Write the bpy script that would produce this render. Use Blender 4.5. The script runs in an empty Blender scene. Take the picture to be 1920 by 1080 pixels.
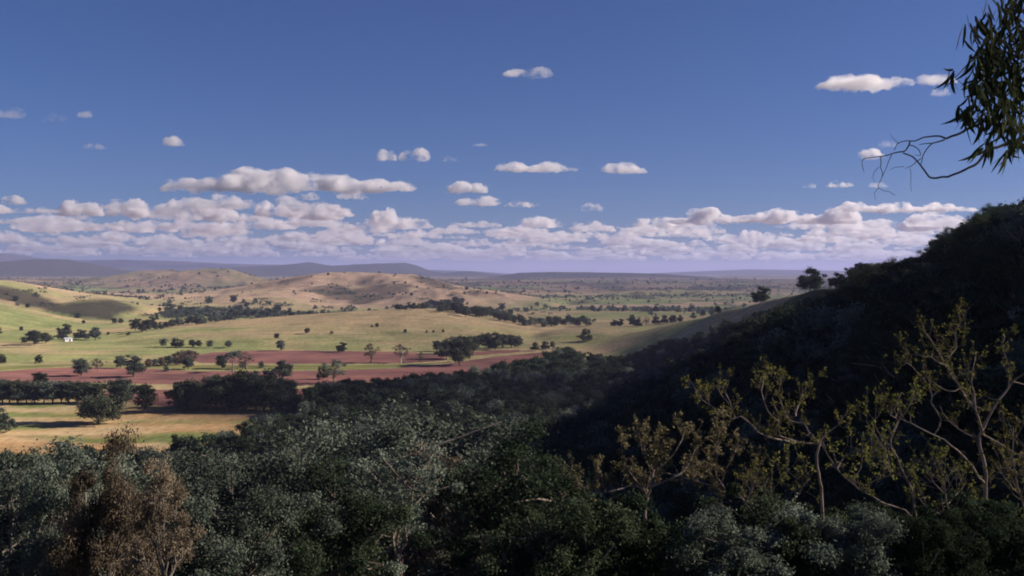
import bpy, bmesh, math, random
import numpy as np
from mathutils import Vector, Matrix, noise

SC = bpy.context.scene
COL = SC.collection
R = math.radians
rng = np.random.default_rng(7)
random.seed(7)

# ------------------------------------------------------------------ camera
FPX, CX, HY = 1850.0, 960.0, 510.0        # focal length and horizon of the photograph, in its 1920 px
cam_d = bpy.data.cameras.new('camera')
cam = bpy.data.objects.new('camera', cam_d)
COL.objects.link(cam)
cam.location = (0, 0, 0)
cam.rotation_euler = (R(90), 0, 0)
cam_d.sensor_width = 36
cam_d.lens = 36 * FPX / 1920
cam_d.shift_y = -(540 - HY) / 1920
cam_d.clip_start = 0.1
cam_d.clip_end = 200000
SC.camera = cam

# ------------------------------------------------------------------ sky, sun, exposure
SUN_EL, SUN_AZ = 26.0, 88.0               # azimuth clockwise from +Y (the view direction): the sun stands to the right
world = bpy.data.worlds.new('World')
SC.world = world
world.use_nodes = True
wn, wl = world.node_tree.nodes, world.node_tree.links
sky = wn.new('ShaderNodeTexSky')
sky.sky_type = 'NISHITA'
sky.sun_disc = False
sky.sun_elevation = R(SUN_EL)
sky.sun_rotation = R(SUN_AZ)
sky.altitude = 1200
sky.air_density = 1.0
sky.dust_density = 0.8
sky.ozone_density = 5.0
tint = wn.new('ShaderNodeMix'); tint.data_type = 'RGBA'; tint.blend_type = 'MULTIPLY'
tint.inputs[0].default_value = 1.0
tint.inputs[7].default_value = (0.455, 0.57, 0.86, 1)
wl.new(sky.outputs[0], tint.inputs[6])
wl.new(tint.outputs[2], wn['Background'].inputs[0])
wn['Background'].inputs[1].default_value = 0.05
sun_d = bpy.data.lights.new('sun', 'SUN')
sun_d.energy = 4.6
sun_d.angle = R(0.53)
sun_d.color = (1.0, 0.88, 0.76)
sun = bpy.data.objects.new('sun', sun_d)
COL.objects.link(sun)
sdir = Vector((math.sin(R(SUN_AZ)) * math.cos(R(SUN_EL)), math.cos(R(SUN_AZ)) * math.cos(R(SUN_EL)), math.sin(R(SUN_EL))))
sun.rotation_euler = sdir.to_track_quat('Z', 'Y').to_euler()
vs = SC.view_settings
vs.view_transform = 'Standard'; vs.look = 'None'; vs.gamma = 1; vs.use_curve_mapping = False
vs.exposure = 0.75
cy = SC.cycles
cy.max_bounces = 10; cy.diffuse_bounces = 2; cy.glossy_bounces = 1; cy.transmission_bounces = 2
cy.transparent_max_bounces = 24; cy.volume_bounces = 6
cy.use_denoising = True
cy.use_adaptive_sampling = True
cy.volume_step_rate = 0.5
cy.filter_width = 1.9

# ------------------------------------------------------------------ helpers
def tag(o, label=None, cat=None, group=None, kind=None):
    if label: o['label'] = label
    if cat: o['category'] = cat
    if group: o['group'] = group
    if kind: o['kind'] = kind
    return o

def obj(name, me, parent=None, mats=()):
    o = bpy.data.objects.new(name, me)
    COL.objects.link(o)
    if parent is not None: o.parent = parent
    for m in mats: me.materials.append(m)
    return o

def empty(name, loc=(0, 0, 0), rz=0.0, s=1.0):
    o = bpy.data.objects.new(name, None)
    COL.objects.link(o)
    o.location = loc; o.rotation_euler = (0, 0, rz); o.scale = (s, s, s)
    o.empty_display_size = 0.5
    return o

def mesh_np(name, V, F, nside, smooth=True, col=None, mi=None):
    """mesh from arrays: V (n,3), F (m,nside)"""
    me = bpy.data.meshes.new(name)
    V = np.ascontiguousarray(V, dtype=np.float32); F = np.ascontiguousarray(F, dtype=np.int32)
    me.vertices.add(len(V)); me.vertices.foreach_set('co', V.ravel())
    me.loops.add(F.size); me.loops.foreach_set('vertex_index', F.ravel())
    me.polygons.add(len(F))
    me.polygons.foreach_set('loop_start', np.arange(0, F.size, nside, dtype=np.int32))
    me.polygons.foreach_set('loop_total', np.full(len(F), nside, dtype=np.int32))
    me.polygons.foreach_set('use_smooth', np.full(len(F), smooth))
    if mi is not None: me.polygons.foreach_set('material_index', np.asarray(mi, dtype=np.int32))
    me.update(calc_edges=True)
    if col is not None:
        a = me.color_attributes.new('tint', 'FLOAT_COLOR', 'POINT')
        c = np.ones((len(V), 4), np.float32); c[:, :3] = col
        a.data.foreach_set('color', c.ravel())
    me.validate()
    return me

def hash2(ix, iy, seed):
    h = (ix.astype(np.int64) * 374761393 + iy.astype(np.int64) * 668265263 + seed * 1442695041) & 0x7fffffff
    h = ((h ^ (h >> 13)) * 1274126177) & 0x7fffffff
    h = h ^ (h >> 16)
    return (h & 0xffff) / 65535.0

def vnoise(x, y, seed=0):
    x = np.asarray(x, float); y = np.asarray(y, float)
    ix = np.floor(x); iy = np.floor(y); fx = x - ix; fy = y - iy
    fx = fx * fx * fx * (fx * (fx * 6 - 15) + 10); fy = fy * fy * fy * (fy * (fy * 6 - 15) + 10)
    ix = ix.astype(np.int64); iy = iy.astype(np.int64)
    a = hash2(ix, iy, seed); b = hash2(ix + 1, iy, seed); c = hash2(ix, iy + 1, seed); d = hash2(ix + 1, iy + 1, seed)
    return (a + (b - a) * fx) * (1 - fy) + (c + (d - c) * fx) * fy

def fbm(x, y, oct=4, seed=0, gain=0.5):
    s = 0.0; a = 1.0; t = 0.0
    for k in range(oct):
        s = s + a * (vnoise(x * 2 ** k + 17.3 * k, y * 2 ** k - 9.1 * k, seed + k) - 0.5); t += a; a *= gain
    return s / t * 2          # about -1..1

def smooth01(a, b, x):
    t = np.clip((x - a) / (b - a), 0, 1)
    return t * t * (3 - 2 * t)

def smax(a, b, k):
    h = np.clip(0.5 + 0.5 * (a - b) / k, 0, 1)
    return b + (a - b) * h + k * h * (1 - h)

# ------------------------------------------------------------------ the lie of the land (metres, the eye at the origin, +Y is the view)
# crest of the steep spur on the right hand; unseen near part heightened for shade
CREST = np.array([(330, -400, 60), (290, -200, 70), (240, -60, 80), (192, 60, 78), (150, 130, 58), (113, 205, 10.5), (131, 290, 7.0), (150, 372, 1.5),
                  (160, 462, -5.0), (170, 580, -12.5), (163, 655, -20.5), (149, 805, -38.5), (125, 955, -57), (60, 1120, -66), (-60, 1300, -72)], float)
def crest_drop(x, y):
    best = None; bz = None; side = None; bt = None
    for i in range(len(CREST) - 1):
        ax, ay, az = CREST[i]; bx, by, bz_ = CREST[i + 1]
        dx, dy = bx - ax, by - ay; L2 = dx * dx + dy * dy
        t = np.clip(((x - ax) * dx + (y - ay) * dy) / L2, 0, 1)
        qx, qy, qz = ax + t * dx, ay + t * dy, az + t * (bz_ - az)
        d = np.hypot(x - qx, y - qy)
        s = (x - ax) * dy - (y - ay) * dx     # >0: right hand of the walking direction
        if best is None: best, bz, side, bt = d, qz, s, i + t
        else:
            m = d < best
            best = np.where(m, d, best); bz = np.where(m, qz, bz); side = np.where(m, s, side); bt = np.where(m, i + t, bt)
    return best, bz, side, bt

# ranges: crest in photo pixels at a distance, thickness in depth front/back
RANGES = [
    # far blue ranges
    (15500, [(-600, 482), (-200, 479), (0, 474), (60, 484), (150, 487), (230, 486), (330, 489), (420, 494), (600, 498), (760, 505), (880, 508), (960, 513.5), (1200, 513.5), (1300, 509), (1400, 505), (1480, 506), (1600, 508), (1900, 500), (2600, 495)], 1900, 2500, 0.22),
    (9000, [(-700, 492), (-250, 483), (0, 491), (60, 486), (110, 486), (165, 494), (210, 505), (260, 512), (320, 518), (450, 519), (3000, 519)], 900, 1300, 0.22),
    (10500, [(-500, 519), (380, 512), (440, 501), (520, 497), (555, 494), (577, 491), (600, 495), (620, 498), (660, 496), (700, 494), (735, 493), (758, 492), (778, 497), (800, 507), (830, 512), (860, 509), (880, 508), (910, 512), (960, 517), (1500, 518), (2600, 518)], 1000, 1500, 0.22),
    (7400, [(-500, 521), (880, 522), (930, 518), (975, 511.5), (1030, 510), (1100, 510.5), (1170, 511.5), (1230, 513), (1290, 517), (1350, 522), (1420, 524), (2500, 524)], 900, 1200, 0.20),
    # dry folded hills
    (5000, [(-800, 515), (-200, 522), (60, 527), (180, 524), (260, 508), (320, 505), (360, 511), (410, 521), (520, 526), (2600, 526)], 430, 600, 0.5),
    (4300, [(-700, 530), (200, 529), (300, 524), (350, 507), (390, 502), (425, 503), (460, 512), (500, 525), (560, 530), (2600, 530)], 360, 500, 0.5),
    (6000, [(-700, 524), (1050, 523), (1120, 521), (1170, 524), (1300, 525), (1380, 522), (1500, 526), (2600, 522)], 700, 900, 0.4),
    # the hill in the middle of the view
    (2650, [(-700, 552), (100, 552), (330, 552), (420, 543), (480, 533), (530, 523), (580, 516), (620, 511), (655, 510), (700, 512.5), (770, 514.5), (815, 524), (850, 533), (890, 541), (950, 548), (1010, 556), (1070, 562), (1150, 558), (2600, 556)], 420, 700, 0.42),
    (2080, [(-900, 572), (250, 571), (320, 566), (400, 556), (470, 547), (530, 543.5), (580, 548), (630, 561), (690, 564), (740, 556), (790, 543), (830, 538), (880, 541), (930, 546), (980, 553), (1030, 561), (1070, 567), (1150, 571), (3000, 572)], 230, 330, 0.4),
    (3400, [(-700, 546), (820, 546), (900, 541), (970, 540), (1060, 545), (1160, 549), (2600, 546)], 260, 500, 0.10),
    (3000, [(-700, 553), (880, 553), (960, 551), (1040, 547), (1110, 550), (1180, 545), (1270, 542), (1350, 546), (1420, 547), (1600, 550), (2600, 553)], 210, 330, 0.45),
    (4600, [(-700, 536), (900, 536), (990, 533), (1070, 528), (1130, 530), (1190, 527), (1270, 530), (1350, 527), (1450, 531), (2600, 536)], 380, 520, 0.5),
    # hill shoulders on the left
    (1750, [(-900, 490), (-300, 505), (-60, 520), (0, 526), (40, 537), (90, 552), (130, 564), (180, 573), (260, 580), (3000, 580)], 260, 400, 0.03),
    (1550, [(-900, 560), (60, 575), (110, 570), (160, 563), (205, 562), (240, 569), (280, 579), (310, 590), (3000, 596)], 170, 160, 0.04),
    (1310, [(-1500, 470), (-500, 520), (-200, 543), (0, 562), (60, 577), (130, 592), (200, 603), (300, 613), (420, 622), (3000, 640)], 230, 60, 0.02),
    # the long grassy rise across the valley
    (1150, [(-900, 610), (-100, 612), (150, 614), (300, 609), (440, 600), (560, 590), (680, 582), (780, 578.5), (850, 583), (930, 597), (990, 607), (1060, 611), (1200, 608), (1350, 600), (1500, 615), (3000, 610)], 210, 170, 0.02),
    (1010, [(-900, 640), (800, 636), (960, 630), (1040, 622), (1130, 616), (1200, 618), (1300, 622), (3000, 630)], 90, 120, 0.02),
]
FLOOR = -66.0
def terrain(x, y):
    x = np.asarray(x, float); y = np.asarray(y, float)
    r = np.hypot(x, y)
    z = np.full(x.shape, FLOOR) + 1.6 * fbm(x / 260, y / 260, 3, 3) + 4.0 * fbm(x / 1400, y / 1400, 3, 5) * smooth01(700, 2500, y)
    far = smooth01(2800, 5000, y)
    z = z + far * (34 * (1 - np.abs(fbm(x / 1500 + 3, y / 1500, 5, 11)) * 1.7) ** 2 * smooth01(-0.5, 0.3, fbm(x / 2600, y / 2600, 2, 13)) - 3)
    for Y0, prof, wf, wb, rough in RANGES:
        p = np.array(prof, float)
        px = CX + FPX * x / Y0
        wob = fbm(x / (wf * 1.3), y / (wf * 1.3), 3, int(Y0) % 97)
        cr = np.interp(px, p[:, 0], HY - p[:, 1]) / FPX * Y0
        d = y - Y0 - 0.25 * wf * wob
        w = np.where(d < 0, wf, wb)
        fall = np.exp(-(np.abs(d) / w) ** 1.9)
        # gullies run down the slopes
        gul = np.abs(fbm(x / (wf * 0.55), y / (wf * 0.9), 4, int(Y0) % 89))
        rel = cr - FLOOR
        up = np.maximum(rel, 0) * fall * (1 - rough * 2.2 * gul * smooth01(0.0, 0.5, np.abs(d) / w)) + rough * 0.12 * np.maximum(rel, 0) * fall * fbm(x / (wf * .12), y / (wf * .12), 3, 41)
        k = 2.0 + 0.0008 * Y0
        z = smax(z, FLOOR + up - (k + 6.0) * (1 - smooth01(0, 1.5 * k, up)), k)
    # the lookout knoll that carries the camera
    kn = -1.7 - 0.27 * np.maximum(y, 0) - 0.12 * np.minimum(y, 0) * 0 + 0.06 * np.clip(x, -80, 60) - 0.0009 * np.maximum(y, 0) ** 2 * smooth01(0, 60, y)
    kn = kn + np.where(y < 0, -0.05 * y, 0) + 0.5 * fbm(x / 14, y / 14, 3, 21) * smooth01(2, 20, r)
    kn = np.minimum(kn, 6.0)
    z = smax(z, kn, 6.0)
    # the spur
    d, cz, side, bt = crest_drop(x, y)
    left = d * 0.66 - 1.8 * (1 - np.exp(-d / 10.0))
    foot = smooth01(9.5, 12.0, bt)          # it flattens into the valley at its far end
    left = left * (1 - 0.62 * foot)
    right = d * 0.16
    sp = cz - np.where(side > 0, right, left) + 1.6 * fbm(x / 45, y / 45, 4, 31)
    z = smax(z, sp, 4.0)
    return z

# the ground's own grid: fine fans in view, coarse behind; heights for everything that stands on it are read from it
TH = np.radians(np.concatenate([np.arange(-180, -40, 3.5), np.arange(-40, -31, 0.5), np.arange(-31, 31.01, 0.135), np.arange(31.5, 41, 0.5), np.arange(43.5, 180, 3.5)]))
_rr = [1.2]
while _rr[-1] < 45000:
    _r = _rr[-1]
    _rr.append(_r * (1.06 if _r < 60 else 1.014 if _r < 4200 else 1.016 if _r < 20000 else 1.04))
RR = np.array(_rr)
_T, _R = np.meshgrid(TH, RR)
GX = _R * np.sin(_T); GY = _R * np.cos(_T)
GZ = terrain(GX, GY)
def hgt(x, y):
    x = np.asarray(x, float); y = np.asarray(y, float)
    t = np.arctan2(x, y); r = np.clip(np.hypot(x, y), RR[0], RR[-1] * 0.999)
    j = np.clip(np.searchsorted(TH, t) - 1, 0, len(TH) - 2); i = np.clip(np.searchsorted(RR, r) - 1, 0, len(RR) - 2)
    a = np.clip((t - TH[j]) / (TH[j + 1] - TH[j]), 0, 1); b = (r - RR[i]) / (RR[i + 1] - RR[i])
    return (GZ[i, j] * (1 - a) + GZ[i, j + 1] * a) * (1 - b) + (GZ[i + 1, j] * (1 - a) + GZ[i + 1, j + 1] * a) * b
def h1(x, y): return float(hgt(x, y))

_YY = np.geomspace(12, 30000, 1600)
def unproject(px, py, ymin=12.0):
    """where the sight line through a photo pixel first meets the ground"""
    u = (px - CX) / FPX; v = (HY - py) / FPX
    Y = _YY[_YY >= ymin]
    g = hgt(u * Y, Y) - v * Y
    k = int(np.argmax(g > 0))
    if g[k] <= 0: return None
    if k:
        t = -g[k - 1] / (g[k] - g[k - 1]); b = Y[k - 1] + t * (Y[k] - Y[k - 1])
    else: b = Y[0]
    return Vector((u * b, b, h1(u * b, b)))
# ------------------------------------------------------------------ materials
def new_mat(name):
    m = bpy.data.materials.new(name); m.use_nodes = True
    nt = m.node_tree
    for n in list(nt.nodes):
        if n.type != 'OUTPUT_MATERIAL': nt.nodes.remove(n)
    return m, nt, nt.nodes['Material Output']

def N(nt, kind, **kw):
    n = nt.nodes.new(kind)
    for k, v in kw.items(): setattr(n, k, v)
    return n

def noise_node(nt, scale, detail=4, rough=0.55, vec=None, dim='3D'):
    n = N(nt, 'ShaderNodeTexNoise')
    n.inputs['Scale'].default_value = scale; n.inputs['Detail'].default_value = detail; n.inputs['Roughness'].default_value = rough
    if vec is not None: nt.links.new(vec, n.inputs['Vector'])
    return n

def ramp(nt, fac, stops):
    r = N(nt, 'ShaderNodeValToRGB')
    el = r.color_ramp.elements
    while len(el) < len(stops): el.new(0.5)
    for e, (p, c) in zip(el, stops):
        e.position = p; e.color = (*c, 1) if len(c) == 3 else c
    nt.links.new(fac, r.inputs[0])
    return r

def mix(nt, fac, a, b, mode='MIX'):
    m = N(nt, 'ShaderNodeMix', data_type='RGBA', blend_type=mode)
    if isinstance(fac, (int, float)): m.inputs[0].default_value = fac
    else: nt.links.new(fac, m.inputs[0])
    for s, i in ((a, 6), (b, 7)):
        if isinstance(s, tuple): m.inputs[i].default_value = (*s, 1)
        else: nt.links.new(s, m.inputs[i])
    return m.outputs[2]

def ground_mat():
    m, nt, out = new_mat('dry pasture and scrub')
    geo = N(nt, 'ShaderNodeNewGeometry')
    at = N(nt, 'ShaderNodeVertexColor', layer_name='tint')
    sep = N(nt, 'ShaderNodeMapping'); sep.inputs['Scale'].default_value = (1, 0.45, 1)
    nt.links.new(geo.outputs['Position'], sep.inputs['Vector'])
    n1 = noise_node(nt, 0.35, 4, 0.7, sep.outputs[0])
    n2 = noise_node(nt, 0.03, 5, 0.62, sep.outputs[0])
    v1 = ramp(nt, n1.outputs[0], [(0.25, (0.55, 0.55, 0.55)), (0.75, (1.45, 1.45, 1.45))])
    v2 = ramp(nt, n2.outputs[0], [(0.25, (0.68, 0.74, 0.70)), (0.5, (1.0, 1.0, 1.0)), (0.75, (1.30, 1.22, 1.16))])
    st = N(nt, 'ShaderNodeMapping'); st.inputs['Scale'].default_value = (0.25, 1.3, 1); st.inputs['Rotation'].default_value = (0, 0, 0.12)
    nt.links.new(geo.outputs['Position'], st.inputs['Vector'])
    n3 = noise_node(nt, 0.055, 6, 0.68, st.outputs[0])
    v3 = ramp(nt, n3.outputs[0], [(0.3, (0.66, 0.70, 0.66)), (0.5, (1.0, 1.0, 1.0)), (0.7, (1.30, 1.24, 1.22))])
    c = mix(nt, 0.75, at.outputs[0], v1.outputs[0], 'MULTIPLY')
    c = mix(nt, 0.9, c, v3.outputs[0], 'MULTIPLY')
    c = mix(nt, 1.0, c, v2.outputs[0], 'MULTIPLY')
    d = N(nt, 'ShaderNodeBsdfDiffuse'); d.inputs['Roughness'].default_value = 1.0
    nt.links.new(c, d.inputs[0])
    b = N(nt, 'ShaderNodeBump'); b.inputs['Strength'].default_value = 0.5; b.inputs['Distance'].default_value = 0.6
    nt.links.new(n1.outputs[0], b.inputs['Height']); nt.links.new(b.outputs[0], d.inputs['Normal'])
    nt.links.new(d.outputs[0], out.inputs[0])
    return m

def soil_mat(name, base, other):
    m, nt, out = new_mat(name)
    geo = N(nt, 'ShaderNodeNewGeometry')
    mp = N(nt, 'ShaderNodeMapping'); mp.inputs['Scale'].default_value = (0.25, 1.6, 1)
    nt.links.new(geo.outputs['Position'], mp.inputs['Vector'])
    n1 = noise_node(nt, 0.25, 5, 0.65, mp.outputs[0])
    n2 = noise_node(nt, 0.02, 4, 0.6, geo.outputs['Position'])
    c = ramp(nt, n1.outputs[0], [(0.32, base), (0.68, other)]).outputs[0]
    v2 = ramp(nt, n2.outputs[0], [(0.3, (0.58, 0.60, 0.66)), (0.7, (1.25, 1.18, 1.12))])
    c = mix(nt, 1.0, c, v2.outputs[0], 'MULTIPLY')
    mp4 = N(nt, 'ShaderNodeMapping'); mp4.inputs['Scale'].default_value = (0.12, 1.0, 1); mp4.inputs['Rotation'].default_value = (0, 0, -0.04)
    nt.links.new(geo.outputs['Position'], mp4.inputs['Vector'])
    n4 = noise_node(nt, 0.11, 5, 0.7, mp4.outputs[0])
    v4 = ramp(nt, n4.outputs[0], [(0.30, (0.62, 0.60, 0.62)), (0.5, (1, 1, 1)), (0.66, (1.15, 1.2, 1.05)), (0.78, (1.15, 1.6, 0.95))])
    c = mix(nt, 1.0, c, v4.outputs[0], 'MULTIPLY')
    d = N(nt, 'ShaderNodeBsdfDiffuse'); d.inputs['Roughness'].default_value = 1.0
    b = N(nt, 'ShaderNodeBump'); b.inputs['Strength'].default_value = 0.6; b.inputs['Distance'].default_value = 0.5
    nt.links.new(n1.outputs[0], b.inputs['Height']); nt.links.new(b.outputs[0], d.inputs['Normal'])
    nt.links.new(c, d.inputs[0]); nt.links.new(d.outputs[0], out.inputs[0])
    return m

def leaf_mat(name, dark, light, trans=0.25):
    m, nt, out = new_mat(name)
    at = N(nt, 'ShaderNodeVertexColor', layer_name='tint')
    oi = N(nt, 'ShaderNodeObjectInfo')
    c = mix(nt, at.outputs[0], dark, light)
    hs = N(nt, 'ShaderNodeHueSaturation')
    mr = N(nt, 'ShaderNodeMapRange'); mr.inputs[3].default_value = 0.72; mr.inputs[4].default_value = 1.35
    nt.links.new(oi.outputs['Random'], mr.inputs[0]); nt.links.new(mr.outputs[0], hs.inputs['Value'])
    mr2 = N(nt, 'ShaderNodeMapRange'); mr2.inputs[3].default_value = 0.48; mr2.inputs[4].default_value = 0.52
    ma = N(nt, 'ShaderNodeMath', operation='FRACT'); mb = N(nt, 'ShaderNodeMath', operation='MULTIPLY'); mb.inputs[1].default_value = 7.31
    nt.links.new(oi.outputs['Random'], mb.inputs[0]); nt.links.new(mb.outputs[0], ma.inputs[0]); nt.links.new(ma.outputs[0], mr2.inputs[0])
    nt.links.new(mr2.outputs[0], hs.inputs['Hue'])
    nt.links.new(c, hs.inputs['Color'])
    d = N(nt, 'ShaderNodeBsdfDiffuse'); t = N(nt, 'ShaderNodeBsdfTranslucent'); ms = N(nt, 'ShaderNodeMixShader')
    ms.inputs[0].default_value = trans
    nt.links.new(hs.outputs[0], d.inputs[0]); nt.links.new(hs.outputs[0], t.inputs[0])
    nt.links.new(d.outputs[0], ms.inputs[1]); nt.links.new(t.outputs[0], ms.inputs[2]); nt.links.new(ms.outputs[0], out.inputs[0])
    return m

def bark_mat(name, a, b, scale=6.0):
    m, nt, out = new_mat(name)
    tc = N(nt, 'ShaderNodeTexCoord')
    mp = N(nt, 'ShaderNodeMapping'); mp.inputs['Scale'].default_value = (1, 1, 0.3)
    nt.links.new(tc.outputs['Object'], mp.inputs['Vector'])
    n1 = noise_node(nt, scale, 4, 0.6, mp.outputs[0])
    c = ramp(nt, n1.outputs[0], [(0.35, a), (0.65, b)])
    d = N(nt, 'ShaderNodeBsdfDiffuse'); d.inputs['Roughness'].default_value = 0.8
    bp = N(nt, 'ShaderNodeBump'); bp.inputs['Strength'].default_value = 0.4; bp.inputs['Distance'].default_value = 0.02
    nt.links.new(n1.outputs[0], bp.inputs['Height']); nt.links.new(bp.outputs[0], d.inputs['Normal'])
    nt.links.new(c.outputs[0], d.inputs[0]); nt.links.new(d.outputs[0], out.inputs[0])
    return m

def cloud_mat(name, density, aniso=0.5, lo=0.40, hi=0.60, size=300.0):
    m, nt, out = new_mat(name)
    geo = N(nt, 'ShaderNodeNewGeometry')
    mp = N(nt, 'ShaderNodeMapping'); mp.inputs['Scale'].default_value = (1 / size, 0.6 / size, 1.3 / size)
    nt.links.new(geo.outputs['Position'], mp.inputs['Vector'])
    n1 = noise_node(nt, 1.0, 6, 0.68, mp.outputs[0])
    mr = N(nt, 'ShaderNodeMapRange', interpolation_type='SMOOTHSTEP')
    mr.inputs[1].default_value = lo; mr.inputs[2].default_value = hi; mr.inputs[3].default_value = 0.0; mr.inputs[4].default_value = density
    nt.links.new(n1.outputs[0], mr.inputs[0])
    v = N(nt, 'ShaderNodeVolumePrincipled')
    v.inputs['Color'].default_value = (0.995, 0.985, 0.985, 1)
    v.inputs['Anisotropy'].default_value = aniso
    nt.links.new(mr.outputs[0], v.inputs['Density'])
    nt.links.new(v.outputs[0], out.inputs['Volume'])
    return m

M = dict(
    ground=ground_mat(),
    soil=soil_mat('ploughed red soil', (0.185, 0.088, 0.078), (0.29, 0.15, 0.132)),
    crop=soil_mat('short green crop', (0.15, 0.16, 0.055), (0.25, 0.23, 0.10)),
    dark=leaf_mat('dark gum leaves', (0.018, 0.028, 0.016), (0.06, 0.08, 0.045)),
    field=leaf_mat('lightened gum leaves', (0.032, 0.042, 0.026), (0.105, 0.115, 0.072)),  # dark gum leaf colour lightened, to give paddock trees lit sides
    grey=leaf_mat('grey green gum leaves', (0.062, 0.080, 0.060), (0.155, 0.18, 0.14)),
    olive=leaf_mat('brownish olive leaves', (0.07, 0.055, 0.040), (0.21, 0.155, 0.115)),
    yellow=leaf_mat('yellow green leaves', (0.06, 0.062, 0.022), (0.21, 0.20, 0.06), 0.4),
    tan=leaf_mat('tan olive leaves', (0.06, 0.056, 0.028), (0.165, 0.15, 0.075), 0.35),
    hang=leaf_mat('long gum leaves', (0.03, 0.04, 0.02), (0.07, 0.08, 0.04), 0.2),
    bark=bark_mat('grey bark', (0.10, 0.085, 0.07), (0.24, 0.21, 0.18)),
    pale=bark_mat('pale smooth bark', (0.17, 0.13, 0.105), (0.38, 0.31, 0.26)),
    white=bark_mat('white gum bark', (0.45, 0.40, 0.36), (0.68, 0.62, 0.56)),
    bank=cloud_mat('broken bank vapour', 0.014, 0.5, 0.42, 0.62, 420.0),
    cloud=cloud_mat('cumulus vapour', 0.021, 0.5),
    wisp=cloud_mat('thin vapour', 0.008, 0.4, 0.38, 0.66, 250.0),
)
# ------------------------------------------------------------------ ground
def inpoly(x, y, poly):
    p = np.asarray(poly, float); c = np.zeros(np.shape(x), bool); j = len(p) - 1
    for i in range(len(p)):
        m = ((p[i, 1] > y) != (p[j, 1] > y)) & (x < (p[j, 0] - p[i, 0]) * (y - p[i, 1]) / (p[j, 1] - p[i, 1] + 1e-12) + p[i, 0])
        c ^= m; j = i
    return c

def world_poly(pts):
    out = []
    for a, b in pts:
        q = unproject(a, b, 40)
        if q is not None: out.append((q.x, q.y))
    return out

def cr4(pts): return [(480 + a / 4, 478 + b / 4) for a, b in pts]
SCRUB = [cr4([(360, 258), (470, 245), (560, 232), (640, 225), (700, 258), (800, 235), (900, 225), (1000, 230), (1080, 212), (1180, 228), (1160, 275), (1060, 292), (1040, 315), (960, 325), (920, 345), (860, 372), (760, 385), (700, 378), (690, 345), (580, 345), (520, 312), (450, 292)]),
         cr4([(1170, 148), (1300, 160), (1420, 200), (1500, 238), (1420, 252), (1300, 222), (1200, 192)]), cr4([(20, 242), (100, 203), (250, 176), (410, 150), (430, 165), (300, 192), (150, 217), (60, 248)]),
         cr4([(690, 208), (780, 192), (970, 182), (970, 200), (800, 222), (720, 226)])]
def scrubby(sp, py, x, y):
    m = 0.0
    dx = 9 * fbm(x / 70, y / 90, 3, 301); dy = 3.0 * fbm(x / 60, y / 80, 3, 302)
    for ox, oy in ((0, 0), (5, 1.5), (-5, -1.5), (4, -2), (-4, 2)):
        for p in SCRUB: m = m + inpoly(sp + ox + dx, py + oy + dy, p) / 5.0
    return np.clip(m, 0, 1) * ((y > 1900) & (y < 3100))

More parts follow.
